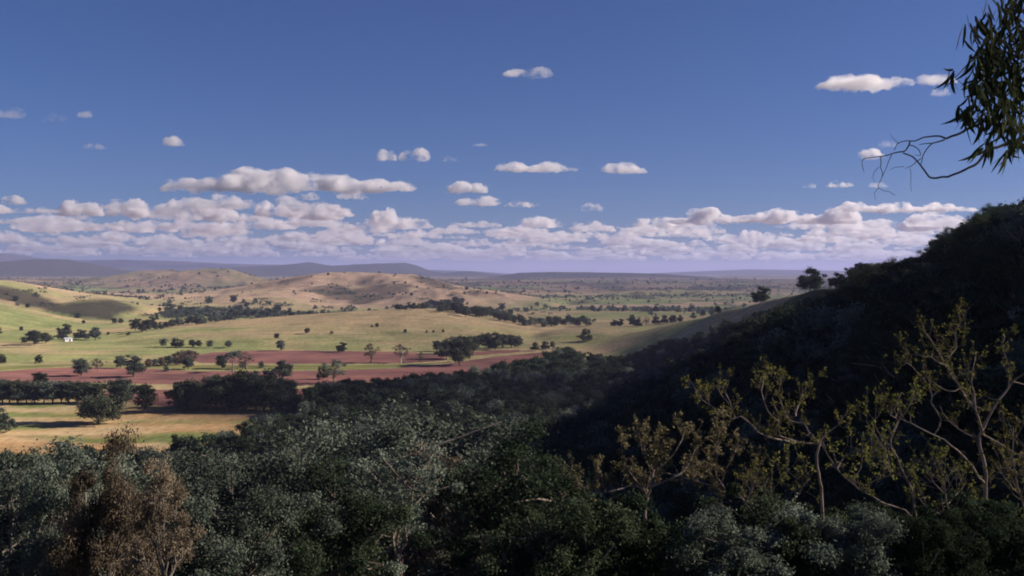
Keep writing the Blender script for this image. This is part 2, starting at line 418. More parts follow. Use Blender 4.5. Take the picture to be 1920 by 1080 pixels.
def build_ground():
    X, Y, Z = GX, GY, GZ
    nT, nR = len(TH), len(RR)
    idx = np.arange(nT * nR).reshape(nR, nT)
    nx = np.roll(idx, -1, axis=1)
    F = np.stack([idx[:-1], nx[:-1], nx[1:], idx[1:]], -1).reshape(-1, 4)
    V = np.stack([X, Y, Z], -1).reshape(-1, 3)
    V = np.vstack([V, [[0, 0, float(terrain(np.array([0.]), np.array([0.]))[0])]]])
    # ------- what grows where: colours of grass, scrub and bare earth
    x, y = V[:, 0], V[:, 1]; z = V[:, 2]; r = np.hypot(x, y)
    straw = np.array([0.36, 0.275, 0.155]); green = np.array([0.225, 0.245, 0.10]); pink = np.array([0.38, 0.265, 0.185])
    scrub = np.array([0.075, 0.075, 0.045]); forest = np.array([0.045, 0.05, 0.035]); rust = np.array([0.30, 0.18, 0.085]); lush = np.array([0.11, 0.15, 0.045])
    def mixc(c, d, w): return c + (d - c) * w[:, None]
    c = np.tile(straw, (len(V), 1))
    big = fbm(x / 170, y / 110, 4, 51)
    c = mixc(c, green, smooth01(-0.15, 0.5, big + 0.15 * smooth01(-100, -500, x) * (y > 600)))
    c = mixc(c, green, 0.9 * smooth01(700, 760, y) * smooth01(1010, 900, y) * smooth01(150, -250, x) * smooth01(-0.35, 0.15, fbm(x / 90, y / 45, 3, 52)))
    # dry hills beyond the valley
    hill = smooth01(1500, 2000, y)
    c = mixc(c, pink, 0.85 * hill * smooth01(-0.6, 0.2, fbm(x / 500, y / 500, 4, 61)))
    c = c * (1 - 0.34 * smooth01(2900, 3500, y) + 0.10 * smooth01(1750, 1950, y) * smooth01(3000, 2700, y))[:, None]
    # green flats in the distance
    flat = smooth01(-42, -54, z) * smooth01(2600, 3200, y)
    c = mixc(c, np.array([0.17, 0.22, 0.09]), flat * smooth01(-0.05, 0.35, fbm(x / 420, y / 700, 3, 63)))
    flat2 = smooth01(-50, -58, z) * smooth01(1600, 1800, y) * smooth01(3000, 2600, y)
    c = mixc(c, np.array([0.20, 0.25, 0.10]), 0.9 * flat2 * smooth01(-0.25, 0.15, fbm(x / 230, y / 160, 3, 64)) * smooth01(-100, 150, x))
    # scrub and woods on the hills
    sp = px_of(x, y)
    py = HY - FPX * z / np.maximum(y, 1)
    sc1 = smooth01(0.12, 0.32, fbm(x / 260, y / 330, 5, 71, 0.6) + 0.2)
    mid = (y > 1950) & (y < 3000)
    sm = scrubby(sp, py, x, y)
    spots = smooth01(0.16, 0.40, fbm(x / 38, y / 55, 3, 73)) * np.where(sp > 760, 0.75, 0.4)
    c = mixc(c, np.array([0.105, 0.08, 0.058]), np.where(mid, np.clip(sm * (0.9 + 0.5 * fbm(x / 30, y / 45, 3, 74)) + spots, 0, 0.92), 0))
    c = mixc(c, np.array([0.085, 0.085, 0.055]), np.where(mid, sm * smooth01(0.0, 0.3, fbm(x / 45, y / 70, 3, 75)) * 0.85, 0))
    c = mixc(c, scrub, np.where((y > 3000), 0.85 * smooth01(-0.08, 0.22, fbm(x / 210, y / 420, 5, 75, 0.68)), 0))
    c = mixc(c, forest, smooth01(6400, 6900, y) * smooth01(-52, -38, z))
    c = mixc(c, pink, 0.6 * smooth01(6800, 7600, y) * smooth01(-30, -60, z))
    # darker colour in a band across the left shoulders
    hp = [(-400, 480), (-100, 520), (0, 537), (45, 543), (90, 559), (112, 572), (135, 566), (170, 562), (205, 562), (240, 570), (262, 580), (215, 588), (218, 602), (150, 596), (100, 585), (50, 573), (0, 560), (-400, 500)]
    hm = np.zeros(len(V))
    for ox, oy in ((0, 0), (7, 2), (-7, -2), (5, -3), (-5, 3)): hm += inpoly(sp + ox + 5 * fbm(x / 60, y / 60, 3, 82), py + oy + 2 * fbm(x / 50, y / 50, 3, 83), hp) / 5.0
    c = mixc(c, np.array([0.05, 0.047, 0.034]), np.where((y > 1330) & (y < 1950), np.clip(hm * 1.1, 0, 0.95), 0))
    # near paddock: rust and straw with greener swales
    near = smooth01(620, 480, y) * smooth01(230, 320, y)
    c = mixc(c, rust, near * 0.75 * smooth01(-0.3, 0.35, fbm(x / 60, y / 26, 4, 91) + 0.25 * smooth01(430, 400, y)))
    c = mixc(c, lush, near * 0.85 * smooth01(0.0, 0.35, fbm(x / 75, y / 22, 3, 93) + 0.35 * np.exp(-((y - 425 - 0.15 * (x + 100)) / 16) ** 2) * smooth01(-170, -90, x) + 0.5 * smooth01(372, 345, y)))
    # under the trees of the spur, the knoll and the gully
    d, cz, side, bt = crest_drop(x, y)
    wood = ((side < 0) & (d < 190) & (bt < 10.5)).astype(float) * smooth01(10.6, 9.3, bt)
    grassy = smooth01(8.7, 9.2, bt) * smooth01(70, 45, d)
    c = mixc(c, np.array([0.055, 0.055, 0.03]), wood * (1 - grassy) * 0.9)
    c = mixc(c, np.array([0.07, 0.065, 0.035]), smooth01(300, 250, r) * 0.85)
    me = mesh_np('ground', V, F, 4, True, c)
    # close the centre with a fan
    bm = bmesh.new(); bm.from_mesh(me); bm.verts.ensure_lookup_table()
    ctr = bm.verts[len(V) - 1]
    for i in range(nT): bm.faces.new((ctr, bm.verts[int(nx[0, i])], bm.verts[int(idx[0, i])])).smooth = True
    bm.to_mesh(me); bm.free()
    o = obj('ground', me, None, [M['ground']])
    tag(o, 'dry grassy valley floor and hills reaching to the horizon', None, None, 'structure')
    return o

def px_of(x, y): return CX + FPX * x / np.maximum(y, 1)
build_ground()

def field(name, top, bot, mat, label, lift=0.25, n=160, k=14, rag=1.2, seed=0):
    """a patch of worked land lying on the ground; its far and near edges are given along the valley"""
    t = np.array(top, float); b = np.array(bot, float)
    x0, x1 = max(t[0, 0], b[0, 0]), min(t[-1, 0], b[-1, 0])
    pts = np.zeros((k, n, 2))
    for i, px in enumerate(np.linspace(x0, x1, n)):
        qa = unproject(px, np.interp(px, t[:, 0], t[:, 1]), 200); qb = unproject(px, np.interp(px, b[:, 0], b[:, 1]), 200)
        for j in range(k):
            f = j / (k - 1)
            pts[j, i] = (qa.x + (qb.x - qa.x) * f, qa.y + (qb.y - qa.y) * f)
    X, Y = pts[..., 0], pts[..., 1]
    edge = np.zeros((k, n)); edge[0] = 1; edge[-1] = 1
    Y = Y + edge * rag * 3 * fbm(X / 22, Y * 0 + seed, 3, 5 + seed)
    X = X.copy(); X[:, 0] += rag * 2 * rng.normal(size=k); X[:, -1] += rag * 2 * rng.normal(size=k)
    Z = hgt(X, Y) + lift
    Z[0] -= lift + 0.15; Z[-1] -= lift + 0.15; Z[:, 0] -= lift + .15; Z[:, -1] -= lift + .15
    idx = np.arange(n * k).reshape(k, n)
    F = np.stack([idx[:-1, :-1], idx[1:, :-1], idx[1:, 1:], idx[:-1, 1:]], -1).reshape(-1, 4)
    o = obj(name, mesh_np(name, np.stack([X, Y, Z], -1).reshape(-1, 3), F, 4), None, [mat])
    tag(o, label, None, None, 'structure')
    return o

field('ploughed_field', [(352, 668), (400, 660), (480, 656.5), (620, 657), (700, 658), (770, 660), (838, 668)],
      [(352, 675), (380, 681), (480, 683), (640, 683), (760, 681), (838, 676)], M['soil'], 'upper strip of ploughed red soil beyond the green strip', seed=1)
field('ploughed_field', [(-220, 698), (0, 696), (70, 690), (150, 687.5), (270, 690), (350, 695), (480, 695), (620, 694), (740, 690), (850, 680), (930, 668), (1020, 660)],
      [(-220, 722), (0, 719), (170, 719), (350, 722), (480, 723), (550, 724), (700, 716), (850, 706), (960, 689), (1020, 672)], M['soil'], 'long strip of ploughed red soil crossing the whole valley', seed=2)
field('ploughed_field', [(884, 660), (930, 657), (975, 656)], [(884, 668), (930, 664), (975, 660)], M['soil'], 'small patch of red soil beside the dark trees', n=40, seed=3)
field('ploughed_field', [(190, 733), (330, 730), (480, 732), (600, 727)], [(190, 750), (330, 765), (480, 764), (600, 746)], M['soil'], 'near patch of reddish soil behind the copse', seed=4)
field('crop_strip', [(-220, 690), (0, 688), (150, 683), (352, 684.5), (480, 685), (640, 685), (770, 683), (850, 678)],
      [(-220, 696), (0, 694), (150, 686), (352, 693), (480, 693.2), (640, 692.5), (770, 686.5), (850, 679.5)], M['crop'], 'narrow yellow green crop strip between the red fields', seed=5, lift=0.18)
LOWEST = float(GZ.min()); HIGHEST = float(GZ.max())
print('ground', LOWEST, HIGHEST)
# ------------------------------------------------------------------ clouds: lumps of vapour with flat bases, far beyond and above the hills
BASE = 1150.0
def ico(sub):
    bm = bmesh.new(); bmesh.ops.create_icosphere(bm, subdivisions=sub, radius=1)
    V = np.array([v.co[:] for v in bm.verts]); F = np.array([[v.index for v in f.verts] for f in bm.faces]); bm.free()
    return V, F
ICO2 = ico(2)
def tex(scale, seed):
    t = bpy.data.textures.new('billow', 'CLOUDS'); t.noise_scale = scale; t.noise_depth = 3
    return t
BILLOW = tex(0.16, 1); PUFF = tex(0.06, 2); FRAY = tex(0.022, 3)

def cloud_mesh(lumps, voxel, disp, seed):
    """lumps: (x, y, z, rx, ry, rz) in units of the cloud's width; merged into one closed skin, billowed, base flattened"""
    V0, F0 = ICO2
    V = np.vstack([V0 * np.array(l[3:6]) + np.array(l[0:3]) for l in lumps]); F = np.vstack([F0 + k * len(V0) for k in range(len(lumps))])
    V[:, 2] = np.where(V[:, 2] < 0, V[:, 2] * 0.25, V[:, 2])
    me = mesh_np('cloud_raw', V, F, 3)
    o = bpy.data.objects.new('cloud_raw', me); COL.objects.link(o)
    m = o.modifiers.new('r', 'REMESH'); m.mode = 'VOXEL'; m.voxel_size = voxel
    for t, s in ((BILLOW, disp * 1.4), (PUFF, disp * 1.1), (FRAY, disp * 0.5)):
        d = o.modifiers.new('d', 'DISPLACE'); d.texture = t; d.strength = s; d.mid_level = 0.5; d.texture_coords = 'OBJECT'
        e = bpy.data.objects.new('e', None); e.location = (seed * 3.7, seed * 1.3, 0); COL.objects.link(e); d.texture_coords_object = e
    dg = bpy.context.evaluated_depsgraph_get()
    out = bpy.data.meshes.new_from_object(o.evaluated_get(dg))
    for d in o.modifiers:
        if d.type == 'DISPLACE': bpy.data.objects.remove(d.texture_coords_object)
    bpy.data.objects.remove(o)
    return out

def lumps_auto(seed, n, flat=0.3, prof=None):
    r = random.Random(seed); out = []
    for i in range(n):
        x = r.uniform(-0.42, 0.42)
        h = (prof(x) if prof else (1 - (2 * x) ** 2) ** 0.5) * r.uniform(0.55, 1.0)
        rad = flat * h * r.uniform(0.5, 0.8)
        out.append((x, r.uniform(-0.22, 0.22) * (1 - abs(x)), flat * h * r.uniform(0.1, 0.45), rad * r.uniform(1.0, 1.5), rad * r.uniform(1.0, 1.6), rad))
    for i in range(6):
        x = -0.36 + 0.144 * i
        out.append((x, 0, 0.0, 0.13, 0.16, flat * 0.32))
    return out

def place_cloud(me, x0, x1, ytop, ybase, mat, label, name='cloud', base=BASE, depth=0.8):
    Y = base * FPX / (HY - ybase)
    w = (x1 - x0) / FPX * Y; h = (ybase - ytop) / FPX * Y
    V = np.empty(len(me.vertices) * 3, np.float32); me.vertices.foreach_get('co', V); V = V.reshape(-1, 3)
    lo, hi = V.min(0), V.max(0)
    o = bpy.data.objects.new(name, me); COL.objects.link(o)
    sx = w / (hi[0] - lo[0]); sz = h / (hi[2] - lo[2]); sy = max(sx * depth, sz * 0.8)
    o.scale = (sx, sy, sz)
    o.location = (((x0 + x1) / 2 - CX) / FPX * Y - sx * (lo[0] + hi[0]) / 2, Y, base - sz * lo[2])
    o.active_material_index = 0
    if len(me.materials) == 0: me.materials.append(None)
    o.material_slots[0].link = 'OBJECT'; o.material_slots[0].material = mat
    tag(o, label, 'cloud', 'fair weather clouds over the valley')
    return o

CB = [cloud_mesh(lumps_auto(s, 12, f), 0.034, 0.10, s) for s, f in ((21, 0.34), (22, 0.22), (23, 0.38), (24, 0.18), (25, 0.28), (26, 0.16))]
CV = [cloud_mesh(lumps_auto(s, 14, f), 0.017, 0.085, s) for s, f in ((1, 0.34), (2, 0.26), (3, 0.42), (4, 0.22), (5, 0.3), (6, 0.18))]
def prof6(x):
    px = 540 + x * 483 * 1.1
    return float(np.interp(px, [290, 330, 380, 440, 490, 520, 555, 600, 650, 690, 720, 745, 785], [.35, .6, .7, .85, .95, .8, 1.0, .8, .6, .55, .5, .65, .45]))
big = cloud_mesh(lumps_auto(11, 34, 0.135, prof6), 0.009, 0.045, 11)
big2 = cloud_mesh(lumps_auto(12, 30, 0.11, lambda x: 0.6 + 0.4 * math.sin(9 * x + 1) ** 2), 0.009, 0.04, 12)
big3 = cloud_mesh(lumps_auto(13, 26, 0.10, lambda x: 0.45 + 0.5 * math.sin(11 * x + 2) ** 2), 0.009, 0.04, 13)
place_cloud(big, 298, 785, 306, 366, M['cloud'], 'largest long cumulus cloud with a lumpy bright top above the hill', depth=0.4)
place_cloud(big2, 1250, 1610, 387, 424, M['cloud'], 'long cream cumulus bank above the ridge trees, largest of that side', depth=0.35)
place_cloud(big3, 1548, 1832, 375, 401, M['cloud'], 'thin band of three white lumps reaching towards the ridge', depth=0.35)
for k, (x0, x1, a, b, mt, lab) in enumerate([
    (303, 347, 253, 276, 'cloud', 'small rounded white cloud alone in the blue above the long cumulus'),
    (705, 745, 279, 304, 'cloud', 'small faint puff touching the brighter twin lobed cloud'),
    (745, 808, 275, 306, 'cloud', 'bright twin lobed little cloud over the end of the long cumulus'),
    (829, 859, 290, 305, 'wisp', 'tiny faint puff beside the twin lobed cloud'),
    (884, 916, 267, 275, 'wisp', 'barely visible dash of cloud in the dark blue'),
    (923, 1086, 302, 324, 'cloud', 'flat elongated white cloud right of the middle of the sky'),
    (1124, 1216, 302, 328, 'cloud', 'compact oval cloud alone in the dark blue sky'),
    (836, 917, 339, 364, 'cloud', 'white wedge shaped cloud above its greyer twin'),
    (850, 941, 366, 388, 'cloud', 'greyish lens cloud under the white wedge shaped one'),
    (944, 1016, 374, 390, 'cloud', 'low flat cloud next to the greyish lens cloud'),
    (690, 752, 385, 426, 'cloud', 'heaped tall little cumulus below the tail of the long cumulus'),
    (630, 694, 352, 376, 'cloud', 'grey scrap of cloud hanging under the long cumulus'),
    (550, 608, 359, 377, 'cloud', 'pale scrap of cloud tucked under the long cumulus base'),
    (1088, 1132, 379, 398, 'wisp', 'faint pinkish wisp over the gap between the cloud banks'),
    (940, 1040, 124, 147, 'cloud', 'thin white streak of cloud highest in the middle of the sky'),
    (1528, 1712, 134, 170, 'cloud', 'broad cream cloud highest of all near the gum branch'),
    (1716, 1796, 132, 160, 'cloud', 'cream cloud partly behind the hanging gum leaves'),
    (1744, 1782, 162, 182, 'wisp', 'pinkish puff just under the cloud behind the gum leaves'),
    (1607, 1662, 276, 301, 'cloud', 'small cream cloud at the tip of the bare twigs'),
    (1646, 1682, 262, 278, 'wisp', 'faint pinkish puff behind the bare twigs'),
    (1504, 1532, 342, 354, 'wisp', 'tiny pinkish puff, first of the row below the twigs'),
    (1548, 1602, 337, 353, 'cloud', 'small white puff, middle of the row below the twigs'),
    (1628, 1666, 339, 353, 'wisp', 'thin pinkish dash under the hanging twig ends'),
    (1596, 1684, 428, 451, 'cloud', 'low white cloud above the silhouetted ridge trees'),
    (1684, 1744, 410, 437, 'cloud', 'rounded cream cloud just above the dark wooded slope'),
    (1784, 1824, 417, 433, 'cloud', 'small cream cloud touching the dark ridge trees'),
    (-20, 48, 198, 224, 'wisp', 'faint pink wisp leaving the edge of the sky'),
    (76, 132, 206, 232, 'wisp', 'faint broken pink wisp beside the edge of the sky'),
    (142, 174, 204, 222, 'wisp', 'faint round pink wisp, last of the pink row'),
    (156, 204, 267, 282, 'wisp', 'faint thin pink streak below the pink row'),
    (0, 52, 364, 386, 'cloud', 'white cloud at the edge above the pale cloud bank'),
    (108, 196, 374, 408, 'cloud', 'double humped white cloud on top of the pale bank'),
    (188, 284, 370, 412, 'cloud', 'high white hump of the pale bank beside the double hump'),
    (310, 348, 369, 392, 'cloud', 'small square white cloud under the start of the long cumulus'),
    (366, 450, 372, 420, 'cloud', 'ragged bright cloud curling below the long cumulus'),
    (476, 566, 374, 410, 'cloud', 'soft white cloud under the middle of the long cumulus'),
    (556, 646, 380, 416, 'cloud', 'grey white cloud beneath the scraps of the long cumulus'),
]):
    place_cloud(CV[k % 6], x0, x1, a, b, M[mt], lab)

# cloud added unseen beyond the view's edge, to shade the foot of the valley
o = bpy.data.objects.new('cloud', CV[4]); COL.objects.link(o)
o.scale = (330, 210, 260)
o.location = Vector((62, 470, -50)) + sdir * (1200 / sdir.z)
o.material_slots[0].link = 'OBJECT'; o.material_slots[0].material = M['cloud']
tag(o, 'small unseen cumulus cloud added beyond the spur to shade the valley foot', 'cloud', 'fair weather clouds over the valley')

def bank(name, label, n, xr, yr, seed, size, mt='cloud'):
    """a far bank of many clouds that reads as one mass"""
    r = random.Random(seed); Vs, Fs, off = [], [], 0
    used = []
    for i in range(n):
        yb = HY - math.exp(r.uniform(math.log(HY - yr[1]), math.log(HY - yr[0])))
        Y = BASE * FPX / (HY - yb); px = r.uniform(*xr)
        x = (px - CX) / FPX * Y; w = size * r.uniform(0.5, 1.6) * (0.6 + Y / 40000)
        if any(abs(x - a) < (w + c) * 0.42 and abs(Y - b) < (w + c) * 0.42 for a, b, c in used): continue
        used.append((x, Y, w))
        me = CB[i % 6]
        V = np.empty(len(me.vertices) * 3, np.float32); me.vertices.foreach_get('co', V); V = V.reshape(-1, 3)
        F = np.empty(len(me.loops), np.int32); me.loops.foreach_get('vertex_index', F); F = F.reshape(-1, 4)
        V = V * np.array([w * (1 if i % 2 else -1), w * 0.7, w * 0.62])
        if i % 2 == 0: F = F[:, ::-1]
        V[:, 2] -= V[:, 2].min(); V += (x, Y, BASE)
        Vs.append(V); Fs.append(F + off); off += len(V)
    o = obj(name, mesh_np(name, np.vstack(Vs), np.vstack(Fs), 4), None, [M[mt]])
    tag(o, label, None, None, 'stuff')
    print('bank', len(used))
bank('clouds', 'pale lavender bank of layered clouds low over the far ranges', 300, (-300, 650), (386, 484), 5, 1050, 'bank')
bank('clouds', 'cream bank of layered clouds low over the far plain', 320, (640, 1900), (426, 491), 6, 1050, 'bank')
# ------------------------------------------------------------------ trees
def tubes(paths, sides=6):
    """paths: list of (points (n,3), radii (n)); one skin per limb"""
    Vs, Fs, off = [], [], 0
    ang = np.arange(sides) * 2 * math.pi / sides
    for P, rad in paths:
        P = np.asarray(P, float); n = len(P)
        T = np.gradient(P, axis=0); T /= np.linalg.norm(T, axis=1, keepdims=True) + 1e-9
        ref = np.array([0.31, 0.95, 0.05]); A = np.cross(T, ref); A /= np.linalg.norm(A, axis=1, keepdims=True) + 1e-9
        B = np.cross(T, A)
        ring = P[:, None] + np.asarray(rad)[:, None, None] * (np.cos(ang)[None, :, None] * A[:, None] + np.sin(ang)[None, :, None] * B[:, None])
        Vs.append(ring.reshape(-1, 3))
        idx = np.arange(n * sides).reshape(n, sides) + off
        nx = np.roll(idx, -1, 1)
        Fs.append(np.stack([idx[:-1], nx[:-1], nx[1:], idx[1:]], -1).reshape(-1, 4))
        off += n * sides
    return np.vstack(Vs), np.vstack(Fs)

def bez(p0, p1, sag, n, wob, g):
    t = np.linspace(0, 1, n)[:, None]
    m = (p0 + p1) / 2 + np.array([0, 0, sag])
    P = (1 - t) ** 2 * p0 + 2 * t * (1 - t) * m + t ** 2 * p1
    P[1:-1] += g.normal(size=(n - 2, 3)) * wob
    return P

def leaves(cent, rad, per, size, g, flat=0.7, droop=0.35, aspect=0.5):
    """leaf sprays through the clumps: returns quads and a tint per vertex"""
    nC = len(cent); n = nC * per
    d = g.normal(size=(n, 3)) * 0.5
    rr = np.ones(n)
    c = np.repeat(cent, per, 0) + d * (rr * np.repeat(rad, per))[:, None] * np.array([1, 1, flat])
    nrm = d * 0.7 + g.normal(size=(n, 3)) * 0.75 + np.array([0, 0, 0.25]); nrm /= np.linalg.norm(nrm, axis=1, keepdims=True)
    a = np.cross(nrm, g.normal(size=(n, 3))); a /= np.linalg.norm(a, axis=1, keepdims=True)
    a[:, 2] -= droop; a /= np.linalg.norm(a, axis=1, keepdims=True)
    b = np.cross(nrm, a); b /= np.linalg.norm(b, axis=1, keepdims=True) + 1e-9
    s = size * g.uniform(0.6, 1.35, n)[:, None]
    V = np.stack([c - a * s, c + b * s * aspect, c + a * s, c - b * s * aspect], 1).reshape(-1, 3)
    F = np.arange(n * 4).reshape(n, 4)
    tint = np.clip(np.repeat(g.uniform(0.1, 0.9, nC), per) + g.normal(size=n) * 0.22, 0, 1)
    return V, F, np.repeat(tint, 4)

def gum(seed, kind='round', detail=1.0, leaf=0.03, fine=False):
    """a gum tree one unit tall: (trunk mesh, crown mesh)"""
    g = np.random.default_rng(seed)
    fork = {'round': 0.17, 'tall': 0.28, 'flat': 0.42, 'sparse': 0.27, 'bush': 0.10}[kind] * g.uniform(0.85, 1.15)
    wide = {'round': 0.40, 'tall': 0.24, 'flat': 0.50, 'sparse': 0.36, 'bush': 0.50}[kind]
    base = np.zeros(3); top = np.array([g.normal() * 0.04, g.normal() * 0.04, fork])
    paths = [(bez(np.array([0, 0, -0.03]), top, 0, 7, 0.006, g), np.linspace(0.034, 0.022, 7) * (0.65 if fine else 1))]
    nl = {'round': 10, 'tall': 9, 'flat': 6, 'sparse': 7, 'bush': 8}[kind]
    cent, rad = [], []
    for i in range(nl):
        a = i * 2.399 + g.uniform(-0.5, 0.5)
        up = {'round': g.uniform(0.30, 0.90), 'tall': g.uniform(0.38, 0.93), 'flat': g.uniform(0.80, 0.93), 'sparse': g.uniform(0.42, 0.93), 'bush': g.uniform(0.35, 0.9)}[kind]
        if i == 0: up = 0.93
        ro = wide * math.sqrt(max(0.05, 1 - ((up - 0.50) / 0.52) ** 2)) if kind != 'flat' else wide * g.uniform(0.4, 0.8)
        ro *= g.uniform(0.5, 0.95) if i else 0.15
        end = np.array([math.cos(a) * ro, math.sin(a) * ro, up - 0.06])
        st = top * 1.0 if g.random() < 0.6 else top * np.array([0.6, 0.6, g.uniform(0.65, 0.95)])
        P = bez(st, end, -0.05 * g.random(), 7, 0.010, g)
        paths.append((P, np.linspace(0.016, 0.006, 7) * (0.6 if fine else 1)))
        nsub = 6 if fine else 3
        for j in range(nsub):
            k = g.integers(3, 6)
            o = g.normal(size=3) * np.array([0.13, 0.13, 0.07]) * (0.75 if kind == 'tall' else 1.0) + np.array([0, 0, 0.03])
            e = P[k] + o + (P[-1] - P[k]) * 0.5
            paths.append((bez(P[k], e, 0.0, 5, 0.006, g), np.linspace(0.007, 0.003, 5)))
            cent.append(e); rad.append(g.uniform(0.07, 0.125) * (0.75 if kind in ('sparse', 'tall') else 1.0))
        cent.append(P[-1]); rad.append(g.uniform(0.08, 0.14) * (0.8 if kind in ('sparse', 'tall') else 1.0))
        if kind in ('round', 'bush'):
            cent.append(P[4] + g.normal(size=3) * 0.04); rad.append(g.uniform(0.08, 0.13))
    if kind == 'bush':
        for i in range(8):
            a = g.uniform(0, 6.28); cent.append(np.array([math.cos(a) * .33, math.sin(a) * .33, g.uniform(.1, .35)])); rad.append(g.uniform(.1, .16))
    if kind in ('round', 'tall'):
        for i in range(11 if kind == 'round' else 7):
            a = i * 2.399 + g.uniform(-.4, .4); q = g.uniform(0.45, 0.95) * wide
            cent.append(np.array([math.cos(a) * q, math.sin(a) * q, g.uniform(0.15, 0.45) + 0.05 * (kind == 'tall')])); rad.append(g.uniform(0.08, 0.13))
            paths.append((bez(top * g.uniform(.7, 1.0), cent[-1], 0.05, 5, 0.008, g), np.linspace(0.010, 0.004, 5)))
    cent = np.array(cent); rad = np.array(rad) * (0.8 if fine else 1.12)
    if fine: rad = rad * g.uniform(0.6, 1.3, len(rad)); cent = cent + g.normal(size=cent.shape) * 0.02
    per = int({'round': 150, 'tall': 130, 'flat': 120, 'sparse': 62, 'bush': 150}[kind] * detail)
    V, F, t = leaves(cent, rad, per, leaf, g, 0.72 if kind != 'flat' else 0.5)
    hi = np.quantile(V[:, 2], 0.995)
    tv, tf = tubes(paths, 6 if detail >= 1 else 4)
    k = 1.0 / hi
    crown = mesh_np('crown', V * k, F, 4, False, np.repeat(t[:, None], 3, 1))
    trunk = mesh_np('trunk', tv * k, tf, 4, True)
    for me in (crown, trunk): me.materials.append(None)
    return trunk, crown

GUMS = {'round': [gum(s, 'round', 1.0, 0.026) for s in (101, 102, 103, 104)], 'tall': [gum(s, 'tall', 1.0, 0.024) for s in (111, 112, 113)],
        'flat': [gum(121, 'flat', 1.0, 0.024)], 'sparse': [gum(s, 'sparse', 1.0, 0.022) for s in (131, 132)], 'bush': [gum(s, 'bush', 0.8, 0.032) for s in (141, 142)],
        'near': [gum(s, 'round', 3.6, 0.0088, True) for s in (151, 152, 153)], 'nearsparse': [gum(s, 'sparse', 5.0, 0.0085, True) for s in (161, 162)], 'nearbush': [gum(s, 'bush', 3.5, 0.012, True) for s in (181, 182)]}

def add_tree(kind, loc, H, label, group=None, leaf='dark', bark='bark', width=1.0, name='gum_tree', rz=None, variant=None, cat='tree'):
    tr, cr = GUMS[kind][variant if variant is not None else random.randrange(len(GUMS[kind]))]
    e = empty(name, loc, random.uniform(0, 6.28) if rz is None else rz)
    e.scale = (H * width, H * width, H)
    for nm, me, mt in (('trunk', tr, M[bark]), ('crown', cr, M[leaf])):
        o = bpy.data.objects.new(nm, me); COL.objects.link(o); o.parent = e
        o.material_slots[0].link = 'OBJECT'; o.material_slots[0].material = mt
    tag(e, label, cat, group)
    return e

def tree_px(px, py, hpx, kind, label, group=None, leaf='dark', bark='bark', width=1.0, name='gum_tree', cat='tree'):
    q = unproject(px, py, 60) if py > 0 else Vector(((px - CX) / FPX * -py, -py, h1((px - CX) / FPX * -py, -py) - 0.3))
    if q is None: print('no ground', px, py); return
    return add_tree(kind, q, hpx / FPX * q.y, label, group, leaf, bark, width, name, cat=cat)

